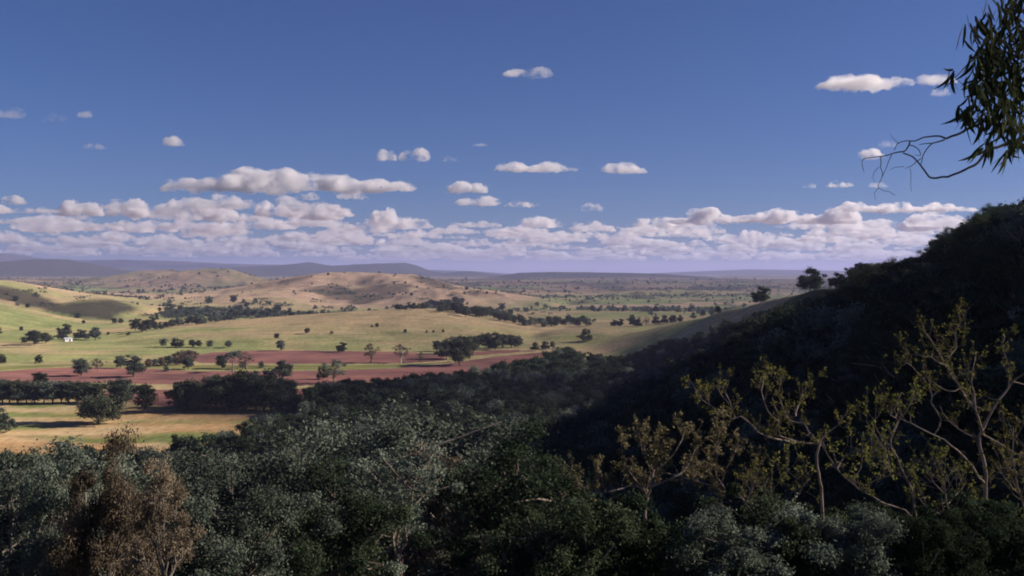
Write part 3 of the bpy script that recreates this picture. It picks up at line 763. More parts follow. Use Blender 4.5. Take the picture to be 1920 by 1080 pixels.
# trees standing apart on the fields
for a in [
    (185, 796, 76, 'round', 'broad dark gum standing alone on the yellow paddock, its long shadow beside it', None, 'field', 'bark', 1.15),
    (272, 775, 54, 'tall', 'two tiered gum on its own between the broad paddock gum and the copse', None, 'dark', 'pale', 1.2),
    (152, 706, 33, 'round', 'dark leaning gum in the lower red field', None, 'grey', 'bark', 1.0),
    (183, 698, 26, 'sparse', 'thin pale gum beside the leaning gum at the red field', None, 'olive', 'pale', 1.0),
    (226, 691, 24, 'round', 'grey gum just behind the taller one by the red field', None, 'grey', 'bark', 1.0),
    (252, 708, 42, 'tall', 'tall drooping gum at the edge of the lower red field', None, 'grey', 'bark', 1.5),
    (436, 700, 42, 'flat', 'flat topped umbrella gum at the green strip', None, 'grey', 'pale', 1.0),
    (415, 692, 26, 'round', 'dark lower gum touching the flat topped umbrella gum', None, 'field', 'bark', 1.0),
    (461, 693, 34, 'sparse', 'faint see-through gum behind the flat topped umbrella gum', None, 'olive', 'pale', 1.0),
    (353, 693, 24, 'round', 'small ball shaped gum on the green strip', None, 'grey', 'bark', 1.0),
    (532, 716, 40, 'tall', 'upright gum with white trunk alone in the lower red field', None, 'grey', 'pale', 1.25),
    (628, 721, 48, 'sparse', 'big open gum with three crowns in the lower red field', None, 'grey', 'pale', 1.25),
    (606, 712, 26, 'round', 'dark small gum leaning on the big open gum', None, 'field', 'bark', 0.9),
    (526, 658, 20, 'round', 'pointed bush like gum at the top of the upper red strip', None, 'grey', 'bark', 1.0),
    (519, 636, 11, 'round', 'tiny lone gum midway up the grassy rise', None, 'field', 'bark', 0.9),
    (576, 626, 11, 'round', 'dark round lone gum on the grassy rise', None, 'field', 'bark', 1.2),
    (640, 661, 19, 'round', 'dark ball shaped gum above the upper red strip', None, 'field', 'bark', 1.05),
    (695, 681, 37, 'sparse', 'brownish open gum in the upper red strip', None, 'olive', 'bark', 1.0),
    (752, 681, 36, 'sparse', 'pale leafless looking gum with bright white trunk in the red strip', None, 'olive', 'white', 1.0),
    (789, 680, 20, 'sparse', 'short brownish gum near the white trunked one', None, 'olive', 'bark', 1.0),
    (865, 686, 54, 'round', 'tall dark gum at the end of the upper red strip, largest of its clump', None, 'field', 'bark', 1.05),
    (837, 674, 38, 'round', 'dark gum at the outer edge of the clump by the red strip', None, 'field', 'bark', 1.0),
    (1098, 641, 24, 'round', 'dark lone gum in the shaded hollow below the spur', None, 'field', 'bark', 1.0),
    (-4, 812, 48, 'bush', 'rounded dense gum at the paddock edge beside the broad dark gum', None, 'grey', 'bark', 1.1),
    (74, 729, 30, 'round', 'dark gum rising over the tree row at the lower red field', None, 'field', 'bark', 1.0),
    (63, 647, 27, 'round', 'darkest gum of the homestead trees, largest of them', None, 'field', 'bark', 1.2),
    (1425, -655, 32, 'round', 'lone round gum silhouetted on the grassy crest of the spur', None, 'dark', 'bark', 1.05),
    (1519, -560, 44, 'round', 'wide gum silhouetted on the spur crest, biggest of the skyline trees', None, 'dark', 'bark', 1.2),
    (1567, -500, 30, 'round', 'smaller skyline gum next to the widest one', None, 'dark', 'bark', 1.0),
    (1612, -455, 34, 'round', 'skyline gum where the wood on the crest begins', None, 'dark', 'bark', 1.1),
]: tree_px(*a)

ORD = 'first second third fourth fifth sixth seventh eighth ninth tenth eleventh twelfth thirteenth fourteenth fifteenth'.split()
def row(items, group, label, leaf='dark', kinds=('round',), name='gum_tree', width=1.0, cat='tree', bark='bark'):
    for k, (px, py, h) in enumerate(sorted(items)):
        tree_px(px, py, h, random.choice(kinds), label.replace('{n}', ORD[min(k, 14)]), group, random.choice(leaf) if isinstance(leaf, tuple) else leaf, bark, width * random.uniform(0.9, 1.15), name, cat)

row([(85, 644, 20), (45, 644, 12), (116, 637, 18), (123, 632, 24), (147, 636, 18), (160, 637, 17), (178, 638, 24)], 'trees round the homestead', '{n} gum along the little group about the white farm shed', ('field', 'grey'))
row([(307, 650, 15), (328, 651, 17), (337, 651, 14), (360, 651, 14), (372, 651, 13), (394, 652, 14), (428, 652, 13)], 'row of gums on the pale field', '{n} gum, counted from the shed side, of the short row on the pale field', ('field', 'grey'))
row([(278, 689, 16), (290, 688, 15), (303, 687, 17), (316, 686, 19), (329, 685, 22), (340, 684, 26), (352, 681, 24), (362, 679, 20)], 'rising string of gums', '{n} gum, counted uphill, of the slanting string beside the upper red strip', ('grey', 'olive'))
row([(820, 659, 20), (848, 664, 32), (880, 661, 30), (898, 651, 22), (915, 653, 28), (928, 656, 32), (943, 653, 26), (958, 652, 24), (972, 652, 22), (1003, 658, 16), (1022, 655, 15), (1036, 654, 14)], 'clump by the red strip end', '{n} gum, counted towards the spur, of the clump at the upper red strip end', ('field', 'field', 'grey'))
row([(345, 772, 55), (330, 771, 48), (362, 772, 58), (378, 773, 55), (395, 772, 62), (412, 773, 62), (428, 772, 68), (445, 773, 72), (462, 772, 72), (478, 773, 74), (494, 772, 66), (510, 773, 66), (526, 773, 62), (540, 773, 58), (405, 765, 60), (455, 766, 70), (500, 765, 70), (350, 765, 50), (548, 780, 36)],
    'copse at the paddock edge', 'tall dark gum of the dense copse along the far edge of the yellow paddock', ('field', 'grey'), ('round', 'tall'), bark='pale')
row([(-12, 757, 50), (4, 758, 46), (18, 756, 44), (33, 757, 44), (50, 757, 42), (66, 757, 40), (82, 756, 40), (98, 757, 42), (114, 756, 40), (130, 757, 42), (146, 756, 40), (160, 755, 38), (224, 757, 46), (236, 756, 44)],
    'gum row behind the paddock', '{n} gum, counted towards the copse, of the row between yellow paddock and red field', ('field', 'grey'), ('round', 'tall'))
row([(255, 620, 22), (275, 622, 22), (266, 623, 16), (290, 619, 16), (301, 618, 14), (214, 607, 10), (226, 606, 9), (240, 629, 7), (282, 614, 20)], 'trees at the foot of the shoulder', '{n} gum, counted towards the creek, of the knot below the dark shoulder', 'field')
row([(308 + i * 8.6 + random.uniform(-3, 3), 616 - i * 1.15 + random.uniform(-3, 2), random.uniform(11, 17)) for i in range(26)], 'creek gums behind the rise', 'gum in the creek belt along the crest of the grassy rise', ('field', 'grey'))
row([(744 + i * 8, 582 - i * 0.5 + random.uniform(-1.5, 1.5), random.uniform(8, 13)) for i in range(8)] + [(795 + i * 6.5, 578 - i * .7 + random.uniform(-2, 2), random.uniform(9, 14)) for i in range(12)], 'gums on top of the rise', 'dark gum on the skyline of the grassy rise below the scrubby hill', 'field')
row([(826 + i * 6.6, 585 + i * 0.95 + random.uniform(-6, 4), random.uniform(12, 20)) for i in range(24)], 'gums down the gully', 'dark gum in the diagonal belt descending behind the grassy rise', 'field')
row([(985 + i * 9, 611 + random.uniform(-5, 3), random.uniform(12, 19)) for i in range(14)], 'gums in the hollow', '{n} gum, counted towards the spur, of the belt across the hollow', ('field', 'grey'))
row([(1150, 612, 12), (1163, 612, 14), (1186, 612, 17), (1197, 613, 15), (1230, 608, 15), (1246, 607, 16), (1262, 607, 16), (1275, 604, 13), (1300, 598, 12), (1318, 594, 13), (1335, 589, 14), (1346, 588, 14)], 'gums at the spur tip', '{n} dark gum, counted up the slope, near the low tip of the spur', 'dark')
tree_px(1212, 611, 17, 'sparse', 'rust brown tree between the dark gums at the spur tip', None, 'olive')
row([(40, 620, 8), (-2, 626, 11), (203, 628, 6), (72, 681, 16), (4, 682, 18), (622, 626, 6), (707, 613, 7), (760, 624, 7), (800, 624, 5), (813, 624, 5), (831, 623, 6), (697, 613, 4), (455, 690, 12), (490, 690, 13), (312, 697, 12)], 'scattered paddock bushes', 'small lone bush on the open grass, {n} counted from the shed side', ('field', 'grey'), ('bush',), 'bush', 1.0, 'bush')

# ------------------------------------------------------------------ the wood that covers the spur, the gully and the valley foot
WOOD = [(-500, 955), (-100, 925), (0, 915), (150, 915), (300, 905), (420, 872), (560, 806), (600, 762), (700, 746), (850, 738), (950, 718), (1010, 700), (1060, 690), (1150, 690), (1240, 668), (1300, 646),
        (1380, 624), (1440, 606), (1500, 588), (1560, 568), (1620, 545), (1700, 508), (1800, 478), (1900, 430), (2300, 300), (2600, 1600), (-800, 1600)]
pts = []
g = np.random.default_rng(77)
cand_y = 45 + (800 - 45) * g.random(60000) ** 0.8
cand_x = g.uniform(-0.62, 0.66, 60000) * cand_y
zz = hgt(cand_x, cand_y)
ppx = px_of(cand_x, cand_y); ppy = HY - FPX * zz / cand_y
ok = inpoly(ppx, ppy, WOOD) & (cand_y > 48)
cand = np.stack([cand_x, cand_y, zz], 1)[ok]
grid = {}
for p in cand:
    s = 5.2 if p[1] < 260 else 6.0
    k = (int(p[0] // 7), int(p[1] // 7)); bad = False
    for i in (-1, 0, 1):
        for j in (-1, 0, 1):
            for q in grid.get((k[0] + i, k[1] + j), ()):
                if (q[0] - p[0]) ** 2 + (q[1] - p[1]) ** 2 < s * s: bad = True
    if not bad: grid.setdefault(k, []).append(p); pts.append(p)
pts = np.array(pts)
print('wood', len(pts))
H = g.uniform(8.5, 13.5, len(pts)) * (1 + 0.25 * fbm(pts[:, 0] / 40, pts[:, 1] / 40, 2, 5))
H = np.where(pts[:, 1] < 130, H * 0.78, H)
H = np.where((pts[:, 1] > 420) & (pts[:, 0] > 40), H * 0.72, H)
topv = (pts[:, 2] + H) / pts[:, 1]
H = np.where(topv > 0.075, H * 0.6, H)
ppx = px_of(pts[:, 0], pts[:, 1]); ppy = HY - FPX * pts[:, 2] / pts[:, 1]
tpy = HY - FPX * (pts[:, 2] + H) / pts[:, 1]
crestline = np.interp(ppx, [1040, 1150, 1240, 1300, 1380, 1440, 1500, 1560, 1600, 1640], [650, 640, 614, 603, 592, 577, 563, 551, 528, 300])
keep = ~((ppx > 1040) & (ppx < 1625) & (tpy < crestline))
pts, H, ppx, ppy, tpy = pts[keep], H[keep], ppx[keep], ppy[keep], tpy[keep]
lim = np.interp(ppx, [1600, 1650, 1700, 1740, 1765, 1800, 1830, 1880, 1920, 2100], [505, 502, 490, 480, 449, 432, 402, 376, 368, 330]) + 15 * fbm(ppx / 16, pts[:, 1] / 60, 2, 15)
low = (ppx > 1600) & (tpy < lim)
H = np.where(low, H - (lim - tpy) / FPX * pts[:, 1], H)
keep = (H > 3.0) & ~((ppx > 1080) & (pts[:, 1] < 85) & (tpy < 850))
pts, H, ppx, ppy, tpy = pts[keep], H[keep], ppx[keep], ppy[keep], tpy[keep]
inv = (ppx > -30) & (ppx < 1950) & (tpy < 1060)
sky_edge = np.interp(ppx, [1600, 1650, 1700, 1740, 1765, 1800, 1830, 1880, 1920, 2100], [505, 502, 490, 480, 449, 432, 402, 376, 368, 330])
on_edge = (ppx > 1600) & (tpy < sky_edge + 12)
order = np.argsort(-np.where(inv, H / pts[:, 1] * np.where(on_edge, 2.5, 1.0), 0))
NSINGLE = 165
def zone_of(a, b):
    """what a tree of the wood stands beside: (group, label)"""
    if a < 900 and b > 800:
        g0 = 'gums of the sunlit wood below the paddock'
        if a < 130: w = 'grey gum in the sunlit wood behind the silvery young gum'
        elif a < 330: w = 'grey gum in the sunlit wood around the brownish saplings'
        elif a < 520: w = 'grey gum in the sunlit wood below the copse'
        elif a < 700: w = 'grey gum in the sunlit wood before the broad pale crown'
        else: w = 'half shaded gum of the wood where the black shade begins'
        return g0, w
    if a < 1050: return 'gums of the valley foot wood', 'dark gum in the wood at the valley foot beside the copse'
    g0 = 'gums on the shaded slope'
    if b < 620: return g0, 'black gum of the ridge wood just under the skyline'
    if a < 1250: return g0, 'nearly black gum in the gully behind the tan bushy sapling'
    if a < 1480: return g0, 'nearly black gum of the slope behind the pale trunked sapling'
    if a < 1700: return g0, 'nearly black gum of the slope behind the zigzag sapling'
    return g0, 'nearly black gum of the slope behind the tall forked sapling'
single = set(order[:NSINGLE].tolist())
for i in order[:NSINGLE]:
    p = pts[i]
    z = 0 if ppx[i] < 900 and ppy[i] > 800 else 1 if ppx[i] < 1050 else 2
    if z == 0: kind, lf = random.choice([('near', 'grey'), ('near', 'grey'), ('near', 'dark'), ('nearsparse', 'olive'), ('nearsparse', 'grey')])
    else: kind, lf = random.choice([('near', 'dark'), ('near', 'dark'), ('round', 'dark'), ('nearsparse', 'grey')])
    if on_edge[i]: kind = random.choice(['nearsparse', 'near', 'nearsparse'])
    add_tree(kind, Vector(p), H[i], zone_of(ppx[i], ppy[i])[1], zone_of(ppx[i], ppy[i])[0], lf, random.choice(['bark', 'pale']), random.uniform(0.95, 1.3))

def scatter(name, P, S, srcs, label):
    """one mass of trees nobody would count: points that carry trees"""
    me = bpy.data.meshes.new(name)
    me.vertices.add(len(P)); me.vertices.foreach_set('co', np.asarray(P, np.float32).ravel())
    a = me.attributes.new('size', 'FLOAT', 'POINT'); a.data.foreach_set('value', np.asarray(S, np.float32))
    o = obj(name, me); tag(o, label, None, None, 'stuff')
    c = bpy.data.collections.new(name + '_kinds')
    for (tr, cr), lf, bk in srcs:
        bm = bmesh.new(); bm.from_mesh(cr); n0 = len(bm.faces)
        for f in bm.faces: f.material_index = 0
        bm.from_mesh(tr); bm.faces.ensure_lookup_table()
        for f in bm.faces[n0:]: f.material_index = 1
        m2 = bpy.data.meshes.new('tree'); bm.to_mesh(m2); bm.free(); m2.materials.append(M[lf]); m2.materials.append(M[bk])
        s = bpy.data.objects.new('tree', m2); c.objects.link(s)
    ng = bpy.data.node_groups.new(name, 'GeometryNodeTree')
    ng.interface.new_socket('Geometry', in_out='INPUT', socket_type='NodeSocketGeometry'); ng.interface.new_socket('Geometry', in_out='OUTPUT', socket_type='NodeSocketGeometry')
    n = ng.nodes; l = ng.links
    gi = n.new('NodeGroupInput'); go = n.new('NodeGroupOutput'); ip = n.new('GeometryNodeInstanceOnPoints'); ci = n.new('GeometryNodeCollectionInfo')
    ci.inputs['Collection'].default_value = c; ci.inputs['Separate Children'].default_value = True; ci.inputs['Reset Children'].default_value = True
    at = n.new('GeometryNodeInputNamedAttribute'); at.data_type = 'FLOAT'; at.inputs['Name'].default_value = 'size'
    rv = n.new('FunctionNodeRandomValue'); rv.data_type = 'FLOAT_VECTOR'; rv.inputs[0].default_value = (0, 0, 0); rv.inputs[1].default_value = (0, 0, 6.28)
    ip.inputs['Pick Instance'].default_value = True
    l.new(gi.outputs[0], ip.inputs['Points']); l.new(ci.outputs[0], ip.inputs['Instance']); l.new(rv.outputs[0], ip.inputs['Rotation']); l.new(at.outputs[0], ip.inputs['Scale']); l.new(ip.outputs[0], go.inputs[0])
    o.modifiers.new('trees', 'NODES').node_group = ng
    return o
rest = np.array([i for i in range(len(pts)) if i not in single])
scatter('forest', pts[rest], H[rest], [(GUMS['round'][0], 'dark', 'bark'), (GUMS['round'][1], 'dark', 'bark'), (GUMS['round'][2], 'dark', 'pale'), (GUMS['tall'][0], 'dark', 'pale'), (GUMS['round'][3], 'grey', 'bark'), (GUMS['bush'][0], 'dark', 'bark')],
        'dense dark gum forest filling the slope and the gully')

# far trees on the hills and flats
def grove(seed, n):
    """a knot of small trees grown together: irregular outline, no single stem showing"""
    g = np.random.default_rng(seed); cs, rs = [], []
    for i in range(n):
        x, y = g.normal() * 0.75, g.normal() * 0.55; h = g.uniform(0.45, 1.0)
        for k in range(4):
            cs.append((x + g.normal() * 0.2, y + g.normal() * 0.2, h * g.uniform(0.25, 0.85))); rs.append(0.22 * g.uniform(0.7, 1.2))
    V, F, t = leaves(np.array(cs), np.array(rs), 12, 0.11, g, 0.8)
    V[:, 2] = np.maximum(V[:, 2], -0.05)
    tr = mesh_np('trunk', *tubes([(np.array([(0, 0, -.05), (0.02, 0, .3), (0, .02, .6)]), np.array([.03, .02, .01]))], 3), 4)
    return tr, mesh_np('crown', V, F, 4, False, np.repeat(t[:, None], 3, 1))
FAR = [gum(171, 'round', 0.10, 0.085), gum(172, 'bush', 0.10, 0.09), gum(173, 'bush', 0.10, 0.085), grove(174, 4), grove(175, 6), grove(176, 3)]
g = np.random.default_rng(5)
y = np.exp(g.uniform(math.log(1250), math.log(7000), 120000)); x = g.uniform(-0.56, 0.5, 120000) * y
z = hgt(x, y); sp = px_of(x, y); py = HY - FPX * z / y
clump = smooth01(0.05, 0.40, fbm(x / 190, y / 240, 4, 92, 0.6))
dens = 0.004 + 0.035 * clump
mid = (y > 1950) & (y < 3000)
sm = scrubby(sp, py, x, y)
dens = np.where(mid, 0.008 + 0.22 * sm * smooth01(-0.1, 0.4, fbm(x / 45, y / 70, 3, 75)) + np.where(sp > 760, 0.05, 0.012) * smooth01(0.16, 0.4, fbm(x / 38, y / 55, 3, 73)), dens)
belt = smooth01(0.16, 0.36, fbm(x / 520, y / 200, 4, 88)) * smooth01(-36, -52, z)
dens = np.where(y > 1400, dens + np.where(sp > 880, 0.20, 0.20) * belt * ~((y < 2100) & (sp < 300)), dens)
creek = np.exp(-((py - (592 - 0.075 * (sp - 270))) / 9.0) ** 2) * smooth01(250, 300, sp) * smooth01(560, 470, sp)
dens = np.where((y > 1450) & (y < 2500), dens + 0.3 * creek * smooth01(-0.3, 0.1, fbm(x / 110, y / 90, 3, 89)), dens)
dens = np.where((y < 1450) & (z > -60), 0.0, dens)
dens = np.where(y > 3000, dens + 0.09 * smooth01(0.05, 0.3, fbm(x / 330, y / 500, 5, 75, 0.65)), dens)
ok = g.random(len(x)) < dens
P = np.stack([x, y, z - 0.3], 1)[ok]
print('far trees', len(P))
S = np.exp(g.normal(size=len(P)) * 0.3) * np.where((P[:, 1] > 1950) & (P[:, 1] < 3000), 4.2, 5.8)
scatter('woods', P, S, [(f, ('dark', 'grey', 'grey', 'grey', 'grey', 'dark')[k], 'bark') for k, f in enumerate(FAR)], 'far off scattered woods and scrub on the dry hills')

# ------------------------------------------------------------------ farm shed
def shed(px, py):
    q = unproject(px, py, 60)
    e = empty('farm_shed', (q.x, q.y, q.z - 0.2), R(48))
    bm = bmesh.new()
    w, d, h, rdg = 3.4, 2.4, 2.6, 3.7
    P = [(-w, -d, 0), (w, -d, 0), (w, d, 0), (-w, d, 0), (-w, -d, h), (w, -d, h), (w, d, h), (-w, d, h), (-w, 0, rdg), (w, 0, rdg)]
    v = [bm.verts.new(p) for p in P]
    for f in ((0, 1, 5, 4), (2, 3, 7, 6), (1, 2, 6, 9, 5), (3, 0, 4, 8, 7), (0, 3, 2, 1)): bm.faces.new([v[i] for i in f])
    me = bpy.data.meshes.new('wall'); bm.to_mesh(me); bm.free()
    m, nt, out = new_mat('white painted boards'); dd = N(nt, 'ShaderNodeBsdfDiffuse'); nn = noise_node(nt, 3, 3); rp = ramp(nt, nn.outputs[0], [(0.3, (0.72, 0.72, 0.72)), (0.7, (0.84, 0.83, 0.82))]); nt.links.new(rp.outputs[0], dd.inputs[0]); nt.links.new(dd.outputs[0], out.inputs[0])
    obj('wall', me, e, [m])
    m2, nt, out = new_mat('galvanised roof iron'); dd = N(nt, 'ShaderNodeBsdfPrincipled'); dd.inputs['Metallic'].default_value = 0.3; dd.inputs['Roughness'].default_value = 0.45
    wv = N(nt, 'ShaderNodeTexWave'); wv.inputs['Scale'].default_value = 3; rp = ramp(nt, wv.outputs['Fac'], [(0, (0.5, 0.5, 0.55)), (1, (0.68, 0.68, 0.72))]); nt.links.new(rp.outputs[0], dd.inputs[0]); nt.links.new(dd.outputs[0], out.inputs[0])
    bm = bmesh.new(); o_ = 0.35
    for s in (-1, 1):
        a = [(-w - o_, s * (d + o_), h - 0.28), (w + o_, s * (d + o_), h - 0.28), (w + o_, 0, rdg + 0.06), (-w - o_, 0, rdg + 0.06)]
        lo = [bm.verts.new(p) for p in a]; hi_ = [bm.verts.new((p[0], p[1], p[2] + 0.1)) for p in a]
        bm.faces.new(lo); bm.faces.new(hi_)
        for i in range(4): bm.faces.new((lo[i], lo[(i + 1) % 4], hi_[(i + 1) % 4], hi_[i]))
    bmesh.ops.recalc_face_normals(bm, faces=bm.faces)
    me = bpy.data.meshes.new('roof'); bm.to_mesh(me); bm.free(); obj('roof', me, e, [m2])
    for k, (x, ww, hh, z0) in enumerate(((-1.6, 0.5, 1.0, 1.0), (1.0, 0.9, 2.0, 0.02))):
        bm = bmesh.new(); bmesh.ops.create_cube(bm, size=1); bmesh.ops.scale(bm, vec=(ww * 2, 0.08, hh), verts=bm.verts); bmesh.ops.translate(bm, vec=(x, -d - 0.03, z0 + hh / 2), verts=bm.verts)
        nm = ('window', 'door')[k]
        me = bpy.data.meshes.new(nm); bm.to_mesh(me); bm.free(); obj(nm, me, e, [M['bark']])
    tag(e, 'small white gabled farm shed among dark trees on the pale field', 'shed')
shed(127, 640)
# ------------------------------------------------------------------ trees close to the lookout, drawn limb by limb
def pxw(px, py, Y): return np.array([(px - CX) / FPX * Y, Y, (HY - py) / FPX * Y])

def resample(P, step):
    P = np.asarray(P, float)
    # Catmull-Rom through the points
    Q = np.vstack([2 * P[0] - P[1], P, 2 * P[-1] - P[-2]]); out = []
    for i in range(1, len(Q) - 2):
        p0, p1, p2, p3 = Q[i - 1], Q[i], Q[i + 1], Q[i + 2]
        n = max(2, int(np.linalg.norm(p2 - p1) / step))
        t = np.linspace(0, 1, n, endpoint=False)[:, None]
        out.append(0.5 * ((2 * p1) + (-p0 + p2) * t + (2 * p0 - 5 * p1 + 4 * p2 - p3) * t ** 2 + (-p0 + 3 * p1 - 3 * p2 + p3) * t ** 3))
    out.append(P[-1:])
    return np.vstack(out)

def leaf_fan(c, dirs, n, L, W, g, spread=0.9):
    """n small leaves round a twig end: one folded quad pair each"""
    d = dirs + g.normal(size=(n, 3)) * spread; d /= np.linalg.norm(d, axis=1, keepdims=True)
    s = np.cross(d, g.normal(size=(n, 3))); s /= np.linalg.norm(s, axis=1, keepdims=True)
    l = L * g.uniform(0.6, 1.3, n)[:, None]; w = W * g.uniform(0.7, 1.2, n)[:, None]
    b = c + g.normal(size=(n, 3)) * L * 0.35
    V = np.stack([b, b + d * l * .5 + s * w, b + d * l, b + d * l * .5 - s * w], 1).reshape(-1, 3)
    return V

def near_tree(name, label, Y, limbs, leaf, seed, bark='pale', tuft=10, leafL=0.075, twig=(2, 0.36), group=None, dens=1.0, cat='tree', base=None, bare=0.0):
    """limbs: (list of photo points, thickness at start and end in photo pixels, leafiness 0..1)"""
    g = np.random.default_rng(seed)
    trunk, twigs, LV, LT = [], [], [], []
    for k, (pts, r0, r1, lf) in enumerate(limbs):
        dY = np.cumsum(g.normal(size=len(pts)) * 0.018 * Y) * (0.25 if k == 0 else 1.0)
        dY -= dY[0]
        P = np.array([pxw(a, b, Y + dy) for (a, b), dy in zip(pts, dY)])
        if k == 0:
            b0 = P[0].copy(); gz = h1(b0[0], b0[1])
            if gz < b0[2] - 0.3: P = np.vstack([[b0[0] + 0.1 * (b0[0] - P[1][0]), b0[1], gz - 0.25], P])
        P = resample(P, 0.25)
        P[1:-1] += g.normal(size=(len(P) - 2, 3)) * 0.012
        rad = np.linspace(r0, r1, len(P)) * 0.68 / 2 / FPX * Y
        (trunk if k == 0 else twigs).append((P, rad))
        n = len(P)
        if lf <= 0: continue
        for i in range(n):
            f = i / n
            if g.random() > lf * (0.25 + 0.9 * f) * twig[0] * 0.5: continue
            for _ in range(g.integers(1, 4)):
                T = P[min(i + 1, n - 1)] - P[max(i - 1, 0)]; T /= np.linalg.norm(T) + 1e-9
                d = T * 0.6 + g.normal(size=3) * 0.6 + np.array([0, 0, 0.55]); d /= np.linalg.norm(d)
                L = twig[1] * g.uniform(0.4, 1.3)
                q = np.array([P[i], P[i] + d * L * 0.5 + g.normal(size=3) * 0.05, P[i] + d * L + np.array([0, 0, 0.08])])
                ra = min(rad[i] * 0.45, 0.007)
                twigs.append((resample(q, 0.12), np.linspace(ra, 0.002, len(resample(q, 0.12)))))
                ends = [q[2], (q[1] + q[2]) / 2]
                for _ in range(2):
                    e = q[1] + (g.normal(size=3) * 0.5 + d * 0.6) * L * 0.5; ends.append(e)
                    twigs.append((np.array([q[1], (q[1] + e) / 2 + g.normal(size=3) * 0.02, e]), np.array([0.003, 0.002, 0.0015])))
                for e in ends:
                    if g.random() < bare: continue
                    m = int(tuft * dens * g.uniform(0.4, 1.4)) + 1
                    LV.append(leaf_fan(e, d, m, leafL, leafL * 0.27, g)); LT.append(np.repeat(np.clip(g.uniform(0, 1) + g.normal(size=m) * 0.2, 0, 1), 4))
    base_p = trunk[0][0][0]
    e = empty(name, base_p)
    V, F = tubes(trunk + twigs, 6); obj('trunk', mesh_np('trunk', V - base_p, F, 4), e, [M[bark]])
    if LV:
        V = np.vstack(LV); F = np.arange(len(V)).reshape(-1, 4)
        obj('crown', mesh_np('crown', V - base_p, F, 4, False, np.repeat(np.concatenate(LT)[:, None], 3, 1)), e, [M[leaf]])
    tag(e, label, cat, group)
    return e

near_tree('gum_sapling', 'tall pale forked sapling with sparse yellow green leaves at the edge of the wooded slope', 22, [
    ([(1846, 960), (1850, 892), (1843, 859), (1835, 833), (1842, 807), (1850, 788), (1861, 765), (1884, 736), (1907, 710), (1935, 690)], 14, 4, 0.3),
    ([(1840, 812), (1837, 798), (1829, 768), (1826, 736), (1824, 700), (1830, 660)], 8, 2, 0.6),
    ([(1858, 770), (1826, 762), (1806, 736), (1796, 720), (1779, 697), (1772, 681), (1754, 649), (1732, 619)], 6, 2, 0.9),
    ([(1774, 686), (1745, 671), (1706, 665)], 3.5, 1.5, 0.9),
    ([(1778, 671), (1792, 652), (1792, 620), (1800, 605)], 3.5, 1.5, 0.9),
    ([(1842, 814), (1861, 824), (1887, 840), (1925, 858)], 5, 2, 0.5),
    ([(1835, 824), (1813, 811), (1797, 804), (1775, 785), (1762, 760)], 4, 1.5, 0.7),
    ([(1845, 905), (1837, 895), (1806, 856), (1784, 837), (1751, 816), (1719, 799), (1699, 790), (1680, 776)], 6, 2, 0.4),
    ([(1751, 816), (1764, 788), (1748, 756), (1746, 730), (1719, 697), (1700, 680)], 4.5, 1.5, 0.6),
    ([(1800, 728), (1780, 735), (1757, 720), (1735, 705)], 3, 1.2, 0.8),
    ([(1890, 730), (1895, 690), (1880, 655), (1885, 630)], 3.5, 1.2, 0.9),
    ([(1900, 716), (1925, 720), (1945, 700)], 3, 1.2, 0.9),
], 'yellow', 1, leafL=0.068, tuft=5)
near_tree('gum_sapling', 'thin crooked sapling bent in a zigzag beside the tall forked one', 20, [
    ([(1716, 955), (1699, 898), (1680, 856), (1667, 824), (1683, 791), (1670, 778), (1680, 759), (1690, 735)], 8, 2.5, 0.5),
    ([(1680, 856), (1655, 838), (1640, 815), (1625, 790)], 3.5, 1.5, 0.8),
    ([(1683, 791), (1700, 770), (1712, 750)], 3, 1.2, 0.9),
    ([(1699, 898), (1668, 878), (1650, 860), (1610, 842)], 3.5, 1.2, 0.6),
    ([(1675, 842), (1640, 800), (1650, 775)], 3, 1.2, 0.9),
], 'yellow', 2, leafL=0.064, tuft=6)
near_tree('gum_sapling', 'pale trunked sapling with broad bare limbs reaching across the dark gully', 24, [
    ([(1541, 960), (1537, 901), (1532, 876), (1531, 853), (1536, 833)], 10, 6, 0.0),
    ([(1537, 830), (1518, 811), (1505, 794), (1482, 788), (1470, 770), (1460, 740), (1465, 710)], 5, 2, 0.7),
    ([(1492, 780), (1502, 746), (1508, 730), (1520, 715)], 4, 1.5, 0.8),
    ([(1535, 832), (1505, 830), (1476, 824), (1459, 807), (1459, 775), (1448, 745)], 5, 2, 0.6),
    ([(1500, 830), (1440, 820), (1410, 797), (1390, 782), (1375, 786), (1347, 767), (1317, 752), (1307, 733)], 5.5, 1.8, 0.6),
    ([(1378, 784), (1367, 755), (1360, 735), (1366, 718)], 4, 1.5, 0.9),
    ([(1367, 757), (1352, 740), (1345, 725)], 3, 1.2, 0.9),
    ([(1459, 790), (1440, 770), (1428, 735), (1433, 705)], 3.5, 1.5, 0.9),
    ([(1538, 836), (1550, 812), (1572, 795), (1590, 770)], 4, 1.5, 0.7),
], 'yellow', 3, leafL=0.068, tuft=6)
